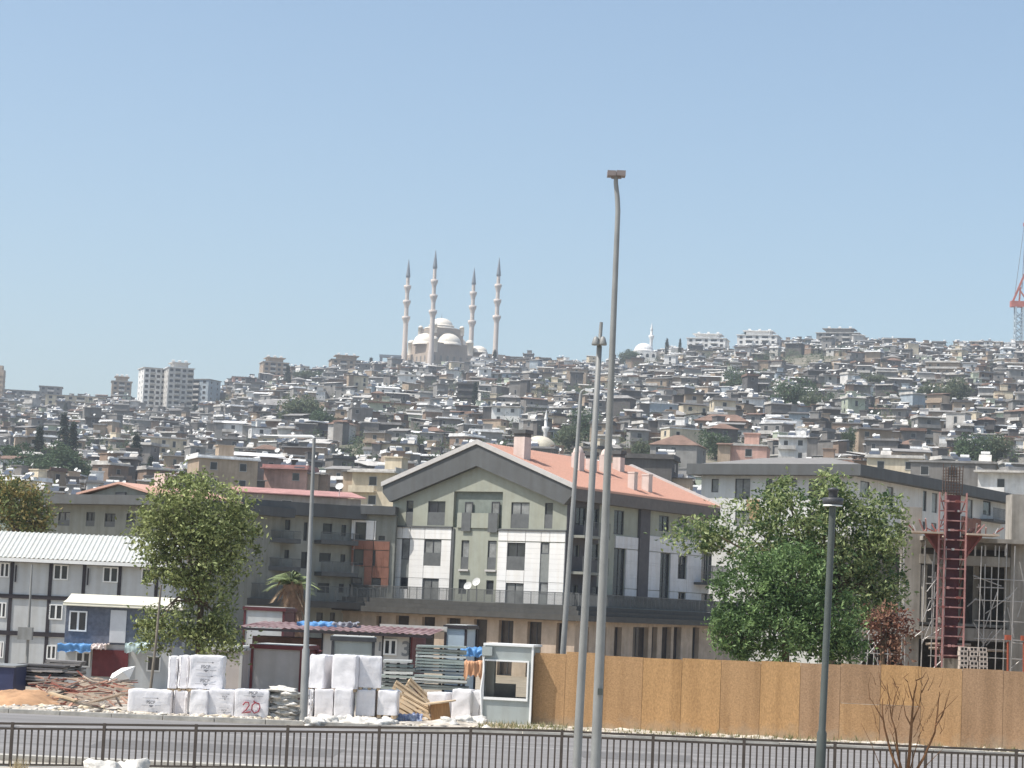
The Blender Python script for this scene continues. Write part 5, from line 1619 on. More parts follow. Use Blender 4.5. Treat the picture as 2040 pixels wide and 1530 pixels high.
# street lamp with long arm on the left
b = base(604, 68.0, .05); p1 = at(626, 872, 68)
tt = thing('long_arm_lamp', 'grey street lamp with a long thin level arm among the wrapped block pallets', 'lamp post', b)
q = MB(); q.tube([b, b.lerp(p1, .25), b.lerp(p1, .255), p1], [.125, .115, .085, .05], 10); q.build('pole', GALV, tt)
e = at(525, 869, 68)
q = MB(); q.tube([p1 + Vector((0, 0, -.02)), p1.lerp(e, .05) + Z * .03, e], [.05, .05, .045], 8); q.build('arm', WPVC, tt)
q = MB(); q.obox(e - Vector((.1, .1, .05)), Vector((.55, 0, 0)), Vector((0, .2, 0)), Z * .07); q.build('lamp_head', GALV, tt)
# dark post-top lantern on the right
b = at(1632, 1575, 44.5); b.z = max(0, b.z); p1 = at(1659, 1008, 44.5)
tt = thing('post_top_lantern', 'dark green post with a round disc lantern in front of the large tree', 'lamp post', b)
q = MB(); q.tube([b, b.lerp(p1, .2), b.lerp(p1, .21), p1], [.10, .095, .07, .066], 14); q.build('post', DKP, tt)
q = MB(); q.lathe(p1 + Z * .0, [(.0, .02), (.18, .03), (.205, .05), (.21, .145), (.18, .16), (.0, .17)], 24); q.build('disc', FRAME, tt)
q = MB(); q.lathe(p1, [(.19, -.004), (.19, .018), (.0, .018)], 20); q.build('diffuser', WPVC, tt)
q = MB(); q.lathe(p1 + Z * .172, [(.09, 0), (.09, .12), (.11, .13), (.11, .17), (.0, .2)], 14); q.build('cap', FRAME, tt)
# thin wooden pole leaning in the yard at left, mast before the containers
q = MB(); b = base(298, 78, .1); e = at(321, 1165, 78); q.tube([b, b.lerp(e, .5) + Vector((.03, 0, 0)), e], [.055, .045, .035], 7)
tag(q.build('timber_pole', M('grey_timber', (.20, .175, .145), rough=.9, var=.2)), 'thin leaning timber pole in front of the olive tree', 'pole')
tt = thing('antenna_mast', 'thin pale mast with a box in front of the white container offices', 'mast', base(52, 128, ZL))
q = MB(); b = base(52, 128, ZL); e = at(64, 1125, 128); q.tube([b, e], [.1, .05], 7); q.build('pole', GALV, tt)
q = MB(); c = at(50, 1262, 127.8); q.box(c + Vector((-.4, -.1, -.35)), c + Vector((.4, .3, .35))); q.build('box', GALV, tt)

# ================================================================ roadside fence in front
FEN = M('fence_brown_grey', (.075, .06, .05), rough=.6, var=.2, scale=3)
FPX = [(-40, .855), (0, .87), (500, 1.02), (1000, 1.18), (1400, 1.165), (2100, 1.165)]   # height of the top rail along the fence
def rail_z(px):
    for (a, b), (c, d) in zip(FPX, FPX[1:]):
        if px <= c:
            return b + (d - b) * (px - a) / (c - a)
    return FPX[-1][1]
H1, H2, H0 = .865, .735, .05
pts_ = []
px = 20 - 184.0
while px < 2300:
    Y = 46.4 + (px / 2040) * 1.0
    pts_.append(base(px, Y, rail_z(max(-40, px)) - H1))
    px += 183.5 - 3.0 * px / 2040
fa = pts_[0]
fn = thing('street_fence', 'low brown metal railing fence along the near side of the road', 'fence', fa)
q = MB(); q.box((-.03, -.03, -.05), (.03, .03, H1 + .02)); pm = q.mesh('post', FEN)
q = MB(); q.box((-.017, -.012, H0), (.017, .012, H2)); bmh = q.mesh('bar', FEN)
for p, p2 in zip(pts_, pts_[1:]):
    d_ = (p2 - p).normalized()
    link('post', pm, fn, p - fa)
    for nm, hh, w_, t_h in (('top_rail', H1 - .01, .05, .045), ('upper_rail', H2 + .02, .04, .045), ('lower_rail', H0 - .02, .04, .04)):
        q = MB(); q.beam(p + d_ * .03 + Z * hh, p2 - d_ * .03 + Z * hh, w_, t_h); q.build(nm, FEN, fn)
    for k in range(1, 14):
        link('bar', bmh, fn, p.lerp(p2, k / 14) - fa)
# plinth under it
q = MB()
for p, p2 in zip(pts_, pts_[1:]):
    q.obox(p + Vector((0, -.7, -.6)), p2 - p, Vector((0, .9, 0)), Z * .585)
struct('fence_plinth', q, CONC)
# ================================================================ container offices and cabins
CW1 = M('container_wall_grey_white', (.50, .515, .52), rough=.55, var=.05, streak=.12)
CFR = M('container_frame_dark', (.035, .03, .035), rough=.6, var=.2)
CRF = M('white_sheet_roof', (.50, .51, .485), rough=.5, var=.05, streak=.06)
MAROON = M('maroon_panel', (.15, .035, .04), rough=.6, var=.2, streak=.15)
SLATE = M('slate_blue_cladding', (.115, .13, .165), rough=.7, var=.25, scale=5, bump=.3)
def slide_window(parent, f, r, d=0.0):
    u0, u1, v0, v1 = r
    q = MB(); a = .07
    f.box(q, u0, u1, v0, v0 + a, d + .003, d + .06); f.box(q, u0, u1, v1 - a, v1, d + .003, d + .06); f.box(q, u0, u0 + a, v0 + a, v1 - a, d + .003, d + .06); f.box(q, u1 - a, u1, v0 + a, v1 - a, d + .003, d + .06)
    m = (u0 + u1) / 2; f.box(q, m - .05, m + .05, v0 + a, v1 - a, d + .003, d + .055)
    o = q.build('window', WPVC, parent)
    q = MB(); q.quad(f.p(u0 + .03, v0 + .03, d + .02), f.p(u1 - .03, v0 + .03, d + .02), f.p(u1 - .03, v1 - .03, d + .02), f.p(u0 + .03, v1 - .03, d + .02)); q.build('pane', GLASS, o)
    return o
# three-storey block of white containers
YO = 134.0
o0 = base(-30, YO, ZL)
co = thing('container_offices', 'three storey block of pale site containers with a ribbed white roof at left', 'container building', o0)
fO = Fac(o0, (math.cos(rad(-1)), math.sin(rad(-1)), 0), (math.sin(rad(-1)), -math.cos(rad(-1)), 0))
W_ = fO.uv(345, 1150)[0]
vr = [fO.uv(150, y)[1] for y in (1124, 1189, 1197, 1262, 1271)]
posts = [fO.uv(x, 1160)[0] for x in (-12, 23, 100, 167, 238, 312)]
q = MB(); fO.box(q, 0, W_, ZL, vr[0], -5.8, 0)
wall = q.build('wall', CW1, co)
for u in posts:
    q = MB(); fO.box(q, u - .1, u + .1, ZL, vr[0], .004, .06); q.build('post', CFR, co)
for v0, v1 in ((vr[2], vr[1]), (vr[4], vr[3]), (vr[0] - .02, vr[0] + .18)):
    q = MB(); fO.box(q, -.1, W_, v0, v1, .065, .1); q.build('floor_beam', CFR, co)
for r in (c1(0, 945, 75, 1060), c1(420, 960, 535, 1080), c1(805, 980, 925, 1100), c1(1105, 990, 1200, 1110), c1(-20, 1255, 50, 1375), c1(385, 1270, 490, 1390), c1(-20, 1560, 30, 1690), c1(365, 1590, 440, 1700)):
    slide_window(wall, fO, fO.rect(r))
for u in (posts[1], posts[3]):
    q = MB(); fO.box(q, u + .2, u + .28, vr[0] - 1.2, vr[0] - .2, .07, .14); q.build('lamp', CFR, co)
q = MB()                                       # ribbed roof
eav, rid = fO.uv(140, 1116)[1], fO.uv(140, 1062)[1]
n_ = int((W_ + 1) / .28)
for i in range(n_):
    ua, ub = -.6 + i * .28, -.6 + i * .28 + .28
    prof = ((ua, 0), (ua + .06, .05), (ua + .12, .05), (ua + .18, 0), (ub, 0))
    for (a, ha), (b, hb) in zip(prof, prof[1:]):
        q.quad(fO.p(a, eav + ha, .5), fO.p(b, eav + hb, .5), fO.p(b, rid + hb, -2.9), fO.p(a, rid + ha, -2.9))
        q.quad(fO.p(a, rid + ha, -2.9), fO.p(b, rid + hb, -2.9), fO.p(b, eav + hb, -6.3), fO.p(a, eav + ha, -6.3))
roof = q.build('roof', CRF, co)
q = MB(); fO.box(q, -.6, W_ + .4, eav - .22, eav - .02, .42, .56); q.build('gutter', WPVC, roof)
q = MB(); q.prism([fO.p(W_ - .01, eav - .25, 0), fO.p(W_ - .01, eav - .25, -5.8), fO.p(W_ - .01, rid - .1, -2.9)], fO.u * -.1); q.build('gable_end', CW1, roof)
# slate blue two-storey cabin with cream roof
ob = base(122, 112, ZL)
fb2 = Fac(ob, (math.cos(rad(4)), math.sin(rad(4)), 0), (math.sin(rad(4)), -math.cos(rad(4)), 0))
cc2 = crop(0, 1180, 3.923)
cb2 = thing('blue_site_cabin', 'slate blue site cabin with cream roof on top of a pale lower cabin', 'cabin', ob)
U1 = fb2.uv(358, 1230)[0]
vm, vt_ = fb2.uv(200, 1283)[1], fb2.uv(200, 1209)[1]
q = MB(); fb2.box(q, 0, U1, vm, vt_, -2.6, 0); up = q.build('upper_wall', SLATE, cb2)
q = MB(); fb2.box(q, .1, U1 - .4, ZL, vm - .004, -2.6, -.05); lw = q.build('lower_wall', CW1, cb2)
q = MB()
e0 = fb2.uv(200, 1191)[1]
q.prism([fb2.p(-.15, vt_ + .003, .25), fb2.p(U1 + .15, vt_ + .003, .25), fb2.p(U1 - .1, e0 + .1, -.9), fb2.p(0.1, e0 + .1, -.9)], Z * .05)
fb2.box(q, -.1, U1 + .1, vt_ + .002, vt_ + .16, -2.8, .2)
q.add([fb2.p(-.15, vt_ + .16, .22), fb2.p(U1 + .15, vt_ + .16, .22), fb2.p(U1 - .1, e0, -.6), fb2.p(.1, e0, -.6), fb2.p(U1 + .15, vt_ + .16, -2.8), fb2.p(-.15, vt_ + .16, -2.8), fb2.p(U1 - .1, e0, -2.2), fb2.p(.1, e0, -2.2)],
      [(0, 1, 2, 3), (1, 4, 6, 2), (4, 5, 7, 6), (5, 0, 3, 7), (3, 2, 6, 7)])
q.build('roof', M('cream_roof', (.66, .63, .52), rough=.5, var=.06), cb2)
slide_window(up, fb2, fb2.rect(cc2(540, 145, 680, 305)))
slide_window(up, fb2, fb2.rect(cc2(1180, 160, 1310, 300)))
q = MB(); fb2.box(q, *fb2.rect(cc2(860, 140, 985, 395)), .004, .05); q.build('door', M('pale_door', (.55, .56, .58), rough=.5, var=.06), up)
slide_window(lw, fb2, fb2.rect(cc2(590, 465, 705, 585)), -.05)
slide_window(lw, fb2, fb2.rect(cc2(1145, 495, 1255, 620)), -.05)
q = MB(); fb2.box(q, *fb2.rect(cc2(720, 450, 1000, 660)), -.04, .06); q.build('maroon_infill', MAROON, lw)
# tarps over its ledge
def tarp(px0, py0, px1, py1, Y, label, mat, seed, drop=.5, depth=1.2, name='tarpaulin'):
    a, b = at(px0, py0, Y), at(px1, py0, Y)
    H = (at(px0, py0, Y).z - at(px0, py1, Y).z)
    q = MB(); nx, ny = 22, 9
    vs = []
    for j in range(ny + 1):
        for i in range(nx + 1):
            s, t = i / nx, j / ny
            p = a.lerp(b, s)
            n1 = noise.noise(Vector((s * 7 + seed, t * 3, seed)))
            n2 = noise.noise(Vector((s * 17 + seed, t * 7, seed + 4)))
            hang = max(0, t - .45) / .55
            y = p.y + depth * (1 - min(1, t / .45)) - .15 - .12 * n1
            z = p.z + .10 * n1 + .06 * n2 - hang * H * (1 + .5 * noise.noise(Vector((s * 5, seed, 1))))
            vs.append((p.x + .03 * n2, y, z))
    q.add(vs, [(j * (nx + 1) + i, (j + 1) * (nx + 1) + i, (j + 1) * (nx + 1) + i + 1, j * (nx + 1) + i + 1) for j in range(ny) for i in range(nx)], 0, True)
    return tag(q.build(name, mat), label, 'tarpaulin')
BLUE = M('blue_tarp', (.10, .26, .52), rough=.45, var=.25, scale=2)
tarp(116, 1283, 182, 1298, 111.2, 'bright blue tarpaulin hung along the ledge of the blue cabin', BLUE, 1)
tarp(182, 1284, 213, 1293, 111.2, 'pale pink sheet next to the blue tarpaulin on the blue cabin', M('pinkish_sheet', (.68, .58, .54), rough=.6), 2)
tarp(250, 1281, 300, 1300, 111.2, 'pale teal crumpled sheet on the right of the blue cabin ledge', M('teal_sheet', (.38, .47, .46), rough=.6, var=.3, scale=3), 3)
# single containers
def container(px0, py0, px1, py1, Y, depth, label, trim, wall, tz=0, side=None, group='single site containers', sidemat=None):
    a = at(px0, py1, Y); b = at(px1, py1, Y)
    a.z = min(a.z, .05)
    t = thing('site_container', label, 'container', a, group)
    f = Fac(a, (math.cos(rad(tz)), math.sin(rad(tz)), 0), (math.sin(rad(tz)), -math.cos(rad(tz)), 0))
    W2 = f.uv(px1, (py0 + py1) / 2)[0]
    top = f.uv((px0 + px1) / 2, py0)[1]
    bot = min(a.z, ZL + .3)
    q = MB(); f.box(q, .08, W2 - .08, bot, top - .1, -depth, -.02); w = q.build('wall', wall, t)
    for u in (0, W2 - .1):
        for d0, d1 in ((-.1, .02), (-depth - .05, -depth + .05)):
            q = MB(); f.box(q, u, u + .1, bot, top - .11, d0, d1); q.build('corner_post', trim, t)
    q = MB(); f.box(q, -.05, W2 + .05, top - .1, top + .05, -depth - .1, .06); q.build('roof_rim', trim, t)
    q = MB(); f.box(q, .03, W2 - .03, top + .053, top + .08, -depth, -.05); q.build('roof', CRF, t)
    if sidemat:
        q = MB(); f.box(q, W2 - .078, W2 - .02, bot, top - .12, -depth + .06, -.12); q.build('side_panel', sidemat, t)
    return t, f, W2, top
container(482, 1212, 566, 1290, 100, 2.4, 'pale container raised behind, with a dark red rim, left of the palm', M('dark_red_rim', (.10, .03, .035), rough=.6), CW1, -6, sidemat=MATS['dark_red_rim'])
container(496, 1288, 602, 1372, 84, 2.4, 'pale container with maroon side behind the sack stack', MAROON, M('container_wall_warm', (.46, .43, .42), rough=.6, var=.06, streak=.12), -8, sidemat=MAROON)
container(390, 1290, 482, 1372, 88, 2.4, 'warm grey container with a white window behind the upper block pallet', CW1, M('container_wall_warm', (.46, .43, .42)), -2)
container(658, 1272, 746, 1330, 80, 2.3, 'small open sided cabin with bright white roof behind the block pallets', FRAME, GB, 3)
# long cabin row with maroon sheet roof
q0 = at(640, 1330, 92); q0.z = ZL
cr = thing('long_site_cabin', 'long pale cabin with faded maroon sheet roof in the middle of the yard', 'cabin', q0)
fQ = Fac(q0, (math.cos(rad(-5)), math.sin(rad(-5)), 0), (math.sin(rad(-5)), -math.cos(rad(-5)), 0))
UQ = fQ.uv(818, 1290)[0]
tq = fQ.uv(720, 1262)[1]
q = MB(); fQ.box(q, 0, UQ, ZL, tq, -4.5, 0); wq = q.build('wall', M('cabin_wall_white', (.56, .55, .53), rough=.6, var=.05, streak=.12), cr)
c4 = crop(480, 1180, 3.923)
for x in (634, 830, 920, 1018, 1108, 1320):
    u = fQ.uv(480 + x / 3.923, 1290)[0]
    q = MB(); fQ.box(q, u - .03, u + .03, ZL, tq, .004, .04); q.build('panel_trim', CFR, cr)
slide_window(wq, fQ, fQ.rect(c4(1115, 365, 1220, 492)))
q = MB(); q.obox(fQ.p(UQ, ZL, 0), fQ.u * .06, Z * (tq - ZL), -fQ.n * 4.5); q.build('end_panel', MAROON, cr)
q = MB()
FMAR = M('faded_maroon_sheet', (.19, .07, .065), rough=.6, var=.35, scale=.5, col2=(.30, .22, .21))
hr = fQ.uv(760, 1251)[1]
for i in range(int((UQ + 4.3) / .3)):
    ua = -3.4 + i * .3
    for (a, ha), (b, hb) in (((ua, 0), (ua + .07, .04)), ((ua + .07, .04), (ua + .14, .04)), ((ua + .14, .04), (ua + .21, 0)), ((ua + .21, 0), (ua + .3, 0))):
        q.quad(fQ.p(a, tq + .06 + ha, .4), fQ.p(b, tq + .06 + hb, .4), fQ.p(b, hr + hb, -4.8), fQ.p(a, hr + ha, -4.8))
rq = q.build('roof', FMAR, cr)
q = MB(); fQ.box(q, -3.5, UQ + .9, tq - .06, tq + .04, .3, .42); q.build('roof_edge', CFR, rq)
q = MB(); fQ.box(q, UQ * .45, UQ + .9, hr - .1, hr + .12, -5.0, -4.82); q.build('ridge_flashing', CRF, rq)
q = MB(); fQ.box(q, -3.0, -.05, ZL, tq - .3, -3, -.6); q.build('dark_lean_to', M('lean_to_brown', (.12, .07, .06), rough=.8, var=.3), cr)
# figures painted on its wall
def text(body, f, u, v, size, mat, parent, d=.01, sx=1.0):
    me = GLYPH[body].copy()
    me.materials.clear()
    me.materials.append(mat)
    o = bpy.data.objects.new('lettering', me)
    COL.objects.link(o)
    o.parent = parent
    p = f.p(u, v, d) - LOC.get(parent, Vector((0, 0, 0)))
    mw = Matrix((f.u, Z, f.n)).transposed()
    o.location = p; o.rotation_euler = mw.to_euler(); o.scale = (size * sx, size, size)
    return o
GINK = M('grey_stencil_ink', (.22, .23, .24), rough=.8)
u, v = fQ.uv(798, 1306); text('3', fQ, u, v, .82, GINK, wq)
u, v = fQ.uv(750, 1296); text('19', fQ, u, v, .5, GINK, wq)
container(884, 1248, 930, 1290, 97, 3, 'pale blue cabin end with a black frame behind the scaffold boards', CFR, M('pale_blue_panel', (.42, .52, .60), rough=.55, var=.05), -8)
t = tarp(592, 1240, 672, 1252, 94.5, 'blue tarpaulin on the left end of the maroon sheet roof', BLUE, 6, depth=1.8)
t = tarp(660, 1241, 712, 1250, 94.5, 'grey tarpaulin beside the blue one on the maroon sheet roof', M('grey_tarp', (.25, .26, .30), rough=.6, var=.25), 8, depth=1.8)
tarp(918, 1292, 962, 1308, 84, 'blue sheeting behind the left edge of the guard booth', BLUE, 9)
tarp(600, 1296, 640, 1300, 86, 'dark red awning strip beside the maroon container', MAROON, 10, depth=1)

# ================================================================ wrapped pallets of white blocks
WRAP = M('white_shrink_wrap', (.74, .72, .73), rough=.35, var=.08, scale=4, bump=.4, spec=.5)
INK = M('dark_print_ink', (.20, .20, .215), rough=.7)
REDI = M('red_marker_ink', (.30, .02, .04), rough=.7)
PALW = M('pallet_wood', (.50, .38, .25), rough=.9, var=.2, scale=3)
def wrapped(px0, py0, px1, py1, Y, label, depth=1.0, prints=(), tz=0, red=None, sag=0.0, faceu=None):
    a = at(px0, py1, Y); b = at(px1, py1, Y)
    w = (b - a).length
    h = at(px0, py0, Y).z - a.z
    t = thing('block_pallet', label, 'pallet', a, 'shrink wrapped pallets of white blocks')
    f = Fac(a, (math.cos(rad(tz)), math.sin(rad(tz)), 0), (math.sin(rad(tz)), -math.cos(rad(tz)), 0))
    sd = px0 * .37 + py0
    q = MB()
    nx, nz, ny = 9, 9, 6
    rr = .05
    def P(u, v, d):
        # soft corners, wrinkles of the film
        uu = min(max(u, 0), w); n1 = noise.noise(Vector((u * 3 + sd, v * 3, d * 3))) * .024 + noise.noise(Vector((u * 9 + sd, v * 4, d * 9))) * .015
        e = max(0, rr - min(u, w - u)) + max(0, rr - min(v, h - v)) * (1 if v > h / 2 else 0) + max(0, rr - min(d, depth - d))
        k = max(0, e - rr) * .5
        cx, cz, cy = (w / 2 - u) * k, (h / 2 - v) * k, (depth / 2 - d) * k
        top = .03 * noise.noise(Vector((u * 8 + sd, d * 8, 2))) if v > h - .02 else 0
        return f.p(u + cx + n1, a.z + v + cz + top, -(d + cy) + n1)
    g = [i / nx for i in range(nx + 1)]
    gu = [0, .05 * 1] + [w * x for x in g[1:-1]] + [w - .05, w]; gv = [0, .05] + [h * x for x in g[1:-1]] + [h - .05, h]; gd = [0, .05] + [depth * x / ny for x in range(1, ny)] + [depth - .05, depth]
    def sheet(fun, A, B):
        n = len(B)
        vs = [fun(x, y) for x in A for y in B]
        q.add(vs, [(i * n + j, (i + 1) * n + j, (i + 1) * n + j + 1, i * n + j + 1) for i in range(len(A) - 1) for j in range(n - 1)], 0, True)
    sheet(lambda x, y: P(x, y, 0), gu, gv); sheet(lambda x, y: P(x, h, y), gu, gd); sheet(lambda x, y: P(w, y, x), gd, gv); sheet(lambda x, y: P(0, y, depth - x), [0] + [depth - z for z in gd[::-1][1:-1]][::1] + [depth], gv)
    q.build('wrapped_blocks', WRAP, t)
    q = MB()
    for k in range(3):
        f.box(q, w * (.02 + .4 * k), w * (.02 + .4 * k) + .1, a.z - .09, a.z - .004, -depth + .05, -.02)
    q.build('pallet_base', PALW, t)
    for (fu, fv, s) in prints:
    
        text('PSCP', f, w * fu - s * 1.1, a.z + h * fv, s, INK, t, .03, .9)
        q = MB(); vv = a.z + h * fv
        f.box(q, w * fu - s * 2.2, w * fu - s * .7, vv - s * .42, vv - s * .34, .028, .032); f.box(q, w * fu + s * .8, w * fu + s * 2.2, vv - s * .42, vv - s * .34, .028, .032)
        q.prism([f.p(w * fu - s * .6, vv - s * .3, .028), f.p(w * fu + s * .6, vv - s * .3, .028), f.p(w * fu, vv - s * .85, .028)], f.n * .004)
        f.box(q, w * fu - s * 2.0, w * fu + s * 1.2, vv + s * 1.25, vv + s * 1.32, .028, .032); q.prism([f.p(w * fu + s * 1.2, vv + s * 1.1, .028), f.p(w * fu + s * 1.7, vv + s * 1.28, .028), f.p(w * fu + s * 1.2, vv + s * 1.46, .028)], f.n * .004)
        q.build('printed_mark', INK, t)
    if red:
        q = MB()                               # figures drawn with a marker
        S = lambda L_: [f.p(w * x, a.z + h * y, .05) for x, y in L_]
        q.tube(S(((.26, .50), (.32, .60), (.42, .60), (.44, .50), (.36, .36), (.24, .24), (.34, .27), (.50, .30))), .018, 5)
        q.tube(S(((.62, .60), (.53, .52), (.52, .36), (.60, .26), (.72, .32), (.76, .46), (.72, .57), (.60, .61), (.56, .66))), .018, 5)
        q.build('scrawled_figures', REDI, t)
    return t
wrapped(252, 1373, 338, 1433, 68, 'wrapped block pallet with printed marks, lower left corner of the stacks', 1.0, ((.55, .55, .13), (.55, .1, .13)), 3)
wrapped(343, 1374, 371, 1433, 68.6, 'narrow wrapped block pallet between marked pallet and torn bright one, lower row', 1.0, (), 4)
wrapped(376, 1374, 411, 1434, 67.8, 'bright wrapped block pallet with torn film, lower row under the upper marked one', 1.0, (), -3)
wrapped(412, 1373, 464, 1434, 67.9, 'wrapped block pallet with faint marks left of the one numbered in red', 1.0, ((.65, .75, .08), (.65, .3, .08)), 0)
wrapped(465, 1373, 533, 1435, 67.8, 'wrapped block pallet with a red 20 scrawled on it', 1.0, ((.55, .86, .13), (.55, .02, .12)), 1, red='20')
wrapped(333, 1307, 352, 1371, 68.6, 'narrow wrapped block pallet, leftmost of the upper tier', 1.0, (), 6)
wrapped(354, 1306, 374, 1371, 68.6, 'narrow wrapped block pallet beside the upper marked pallet', 1.0, (), 5)
wrapped(375, 1305, 442, 1371, 68.2, 'wrapped block pallet with printed marks in the upper tier', 1.0, ((.5, .62, .14), (.5, .2, .14)), 1)
wrapped(612, 1373, 622, 1432, 69.5, 'thin sliver of a plain wrapped pallet right of the lamp pole', .9, (), 0)
wrapped(625, 1372, 662, 1431, 69.5, 'plain wrapped block pallet, lower row, first right of the lamp pole', 1.0, (), -2)
wrapped(663, 1372, 700, 1432, 69.4, 'plain wrapped block pallet, lower row, touching its left neighbour', 1.0, (), -2)
wrapped(708, 1373, 746, 1425, 69.8, 'plain wrapped block pallet, lower row, second from right', 1.0, (), -2)
wrapped(751, 1375, 790, 1424, 69.8, 'plain wrapped block pallet, lower row, right end', 1.0, (), -2)
wrapped(614, 1304, 646, 1370, 69.8, 'plain wrapped block pallet, upper tier, beside the lamp pole', 1.0, (), -16)
wrapped(659, 1304, 708, 1371, 69.6, 'plain wrapped block pallet, upper tier, middle', 1.0, (), -12)
wrapped(714, 1307, 759, 1369, 69.8, 'plain wrapped block pallet, upper tier, right end', 1.0, (), 4)
wrapped(848, 1379, 888, 1432, 73.5, 'wrapped white block pallet left of the cable drum', 1.0, (), -14)
wrapped(898, 1373, 936, 1432, 73.0, 'wrapped white block pallet behind the cable drum', 1.0, (), -8)
wrapped(938, 1376, 957, 1432, 73.2, 'narrow wrapped white pallet against the guard booth', 1.0, (), -6)

# ---- sacks
SACK = M('white_sack', (.60, .575, .53), rough=.7, var=.2, scale=6, bump=.8)
def sack(p, label, group, r=(.42, .28, .12), seed=0, rz=0.0):
    q = MB(); q.blob((0, 0, 0), r, seed, .5, 22, 12)
    q.v = [(x + .03 * noise.noise(Vector((x * 9, y * 9, z * 9 + seed))), y, z + .045 * noise.noise(Vector((x * 7 + seed, y * 7, z * 7)))) for x, y, z in q.v]
    o = q.build('sack', SACK); o.location = p; o.rotation_euler = (RNG.uniform(-.1, .1), RNG.uniform(-.1, .1), rz)
    return tag(o, label, 'sack', group)
for k in range(7):
    p = at(568 + RNG.uniform(-4, 4), 1428 - k * 8.6, 68.3)
    sack(p, 'white sack in the stack right of the red 20 pallet, %s from the bottom' % ('first', 'second', 'third', 'fourth', 'fifth', 'sixth', 'topmost, seventh')[k], 'stacked white sacks', (.46, .34, .10), k + 3, RNG.uniform(-.15, .15))
HEAP = [(628, 1440), (655, 1437), (690, 1438), (722, 1440), (752, 1443), (770, 1440), (895, 1440), (925, 1437), (950, 1438)]
for k, (x, y) in enumerate(HEAP):
    g = gnd(x, y, .12)
    sack(g, ('slumped white sack at the kerb before the plain pallets, %s from left' % ('first', 'second', 'third', 'fourth', 'fifth', 'sixth')[k]) if k < 6 else 'slumped white sack by the booth, %s from left' % ('first', 'second', 'third')[k - 6], 'slumped sacks along the kerb', (RNG.uniform(.25, .42), .28, .16), k + 20, RNG.uniform(-.4, .4))
for k, (x, y, r) in enumerate(((205, 1524, .35), (260, 1527, .42))):
    p = gnd(x, 1545, .15); sack(p, 'white bag in front of the fence, bottom left, %s one' % ('left', 'right')[k], 'bags before the fence', (r, .3, .26), k + 40)

# ---- dirt mound, rubble, timber
q = MB(); n = 46
def mound(name, px0, px1, py_top, Yc_, depth, mat, label, cat, seed, kind=None):
    a, b = base(px0, Yc_, 0), base(px1, Yc_, 0)
    h = at((px0 + px1) / 2, py_top, Yc_).z
    q = MB(); nx, ny = 44, 22; vs = []
    for j in range(ny + 1):
        for i in range(nx + 1):
            s, t = i / nx * 2 - 1, j / ny * 2 - 1
            k = max(0, 1 - (s * s + t * t)) ** .75
            nn = noise.noise(Vector((s * 2.2 + seed, t * 2.2, seed))) * .35 + noise.noise(Vector((s * 7, t * 7, seed))) * .16 + noise.noise(Vector((s * 19, t * 19, seed))) * .07
            vs.append((a.x + (b.x - a.x) * i / nx, Yc_ + depth * t, -.06 + k * h * (1 + nn)))
    q.add(vs, [(j * (nx + 1) + i, j * (nx + 1) + i + 1, (j + 1) * (nx + 1) + i + 1, (j + 1) * (nx + 1) + i) for j in range(ny) for i in range(nx)], 0, True)
    return tag(q.build(name, mat), label, cat, kind=kind)
mound('soil_heap', -60, 150, 1372, 71.5, 3.0, M('orange_soil', (.42, .25, .14), rough=1, var=.28, scale=1.6, bump=.8, detail=8), 'heap of orange brown soil at the bottom left of the yard', 'soil heap', 3)
mound('grey_rubble_heap', 110, 290, 1352, 78, 3.0, M('grey_rubble_soil', (.27, .22, .17), rough=1, var=.3, scale=1.6, bump=.8, detail=8), 'low grey brown rubble heap behind the timber scraps', 'rubble heap', 5)
q = MB(); rg = random.Random(4)
for _ in range(800):
    px = rg.uniform(-20, 560) if rg.random() < .55 else rg.uniform(560, 2040)
    y = rg.uniform(66.6, 68.0) if px > 250 else rg.uniform(66.6, 69.5)
    p = base(px, y, .05); r = rg.choice((.02, .03, .03, .045, .06, .09))
    q.blob(p + Z * rg.uniform(0, .06), (r * rg.uniform(1, 2.2), r * 1.3, r * rg.uniform(.4, .9)), rg.random() * 50, .9, 5, 3, rg.randrange(3))
o = q.build('plaster_rubble', [M('rubble_white', (.68, .63, .55), rough=.95, var=.15), M('rubble_cream', (.58, .50, .38), rough=.95, var=.2), M('rubble_grey', (.40, .36, .31), rough=.95, var=.2)])
tag(o, 'pale broken plaster and stones scattered along the far kerb', 'rubble', kind='stuff')
q = MB(); rg = random.Random(9)
for _ in range(150):
    px = rg.uniform(80, 250); py = rg.uniform(1352, 1425); Y = 74 - (py - 1352) / 73 * 5
    p = at(px, py, Y); a = rg.gauss(0, .5); l = rg.uniform(.3, 1.1); d = Vector((math.cos(a), rg.uniform(-.4, .4), math.sin(a) * .5)).normalized() * l
    q.beam(p - d / 2, p + d / 2, rg.uniform(.04, .11), rg.uniform(.02, .05), rg.randrange(4))
o = q.build('timber_scraps', [M('scrap_pink', (.46, .27, .2), rough=.9, var=.2), M('scrap_red', (.23, .08, .06), rough=.9, var=.2), M('scrap_pale', (.55, .44, .34), rough=.9, var=.2), M('scrap_grey', (.27, .23, .2), rough=.9, var=.2)])
tag(o, 'jumble of reddish and pale timber scraps beside the soil heap', 'timber scraps', kind='stuff')
for k, (a, b, w, lab) in enumerate((((100, 1380), (152, 1396), .2, 'long pale plank lying on the soil heap'), ((118, 1392), (205, 1412), .07, 'dark thin beam under the long pale plank'), ((185, 1398), (250, 1380), .5, 'pale board leaning on the leftmost marked pallet'))):
    q = MB(); pa, pb = at(*a, 69.2 - k * .2), at(*b, 68.8 - k * .2); q.beam(pa, pb, w, .05)
    tag(q.build('plank', (PALW, M('grey_timber', (.2, .175, .145)), M('weathered_plank', (.42, .34, .27)))[k]), lab, 'plank', 'loose planks')
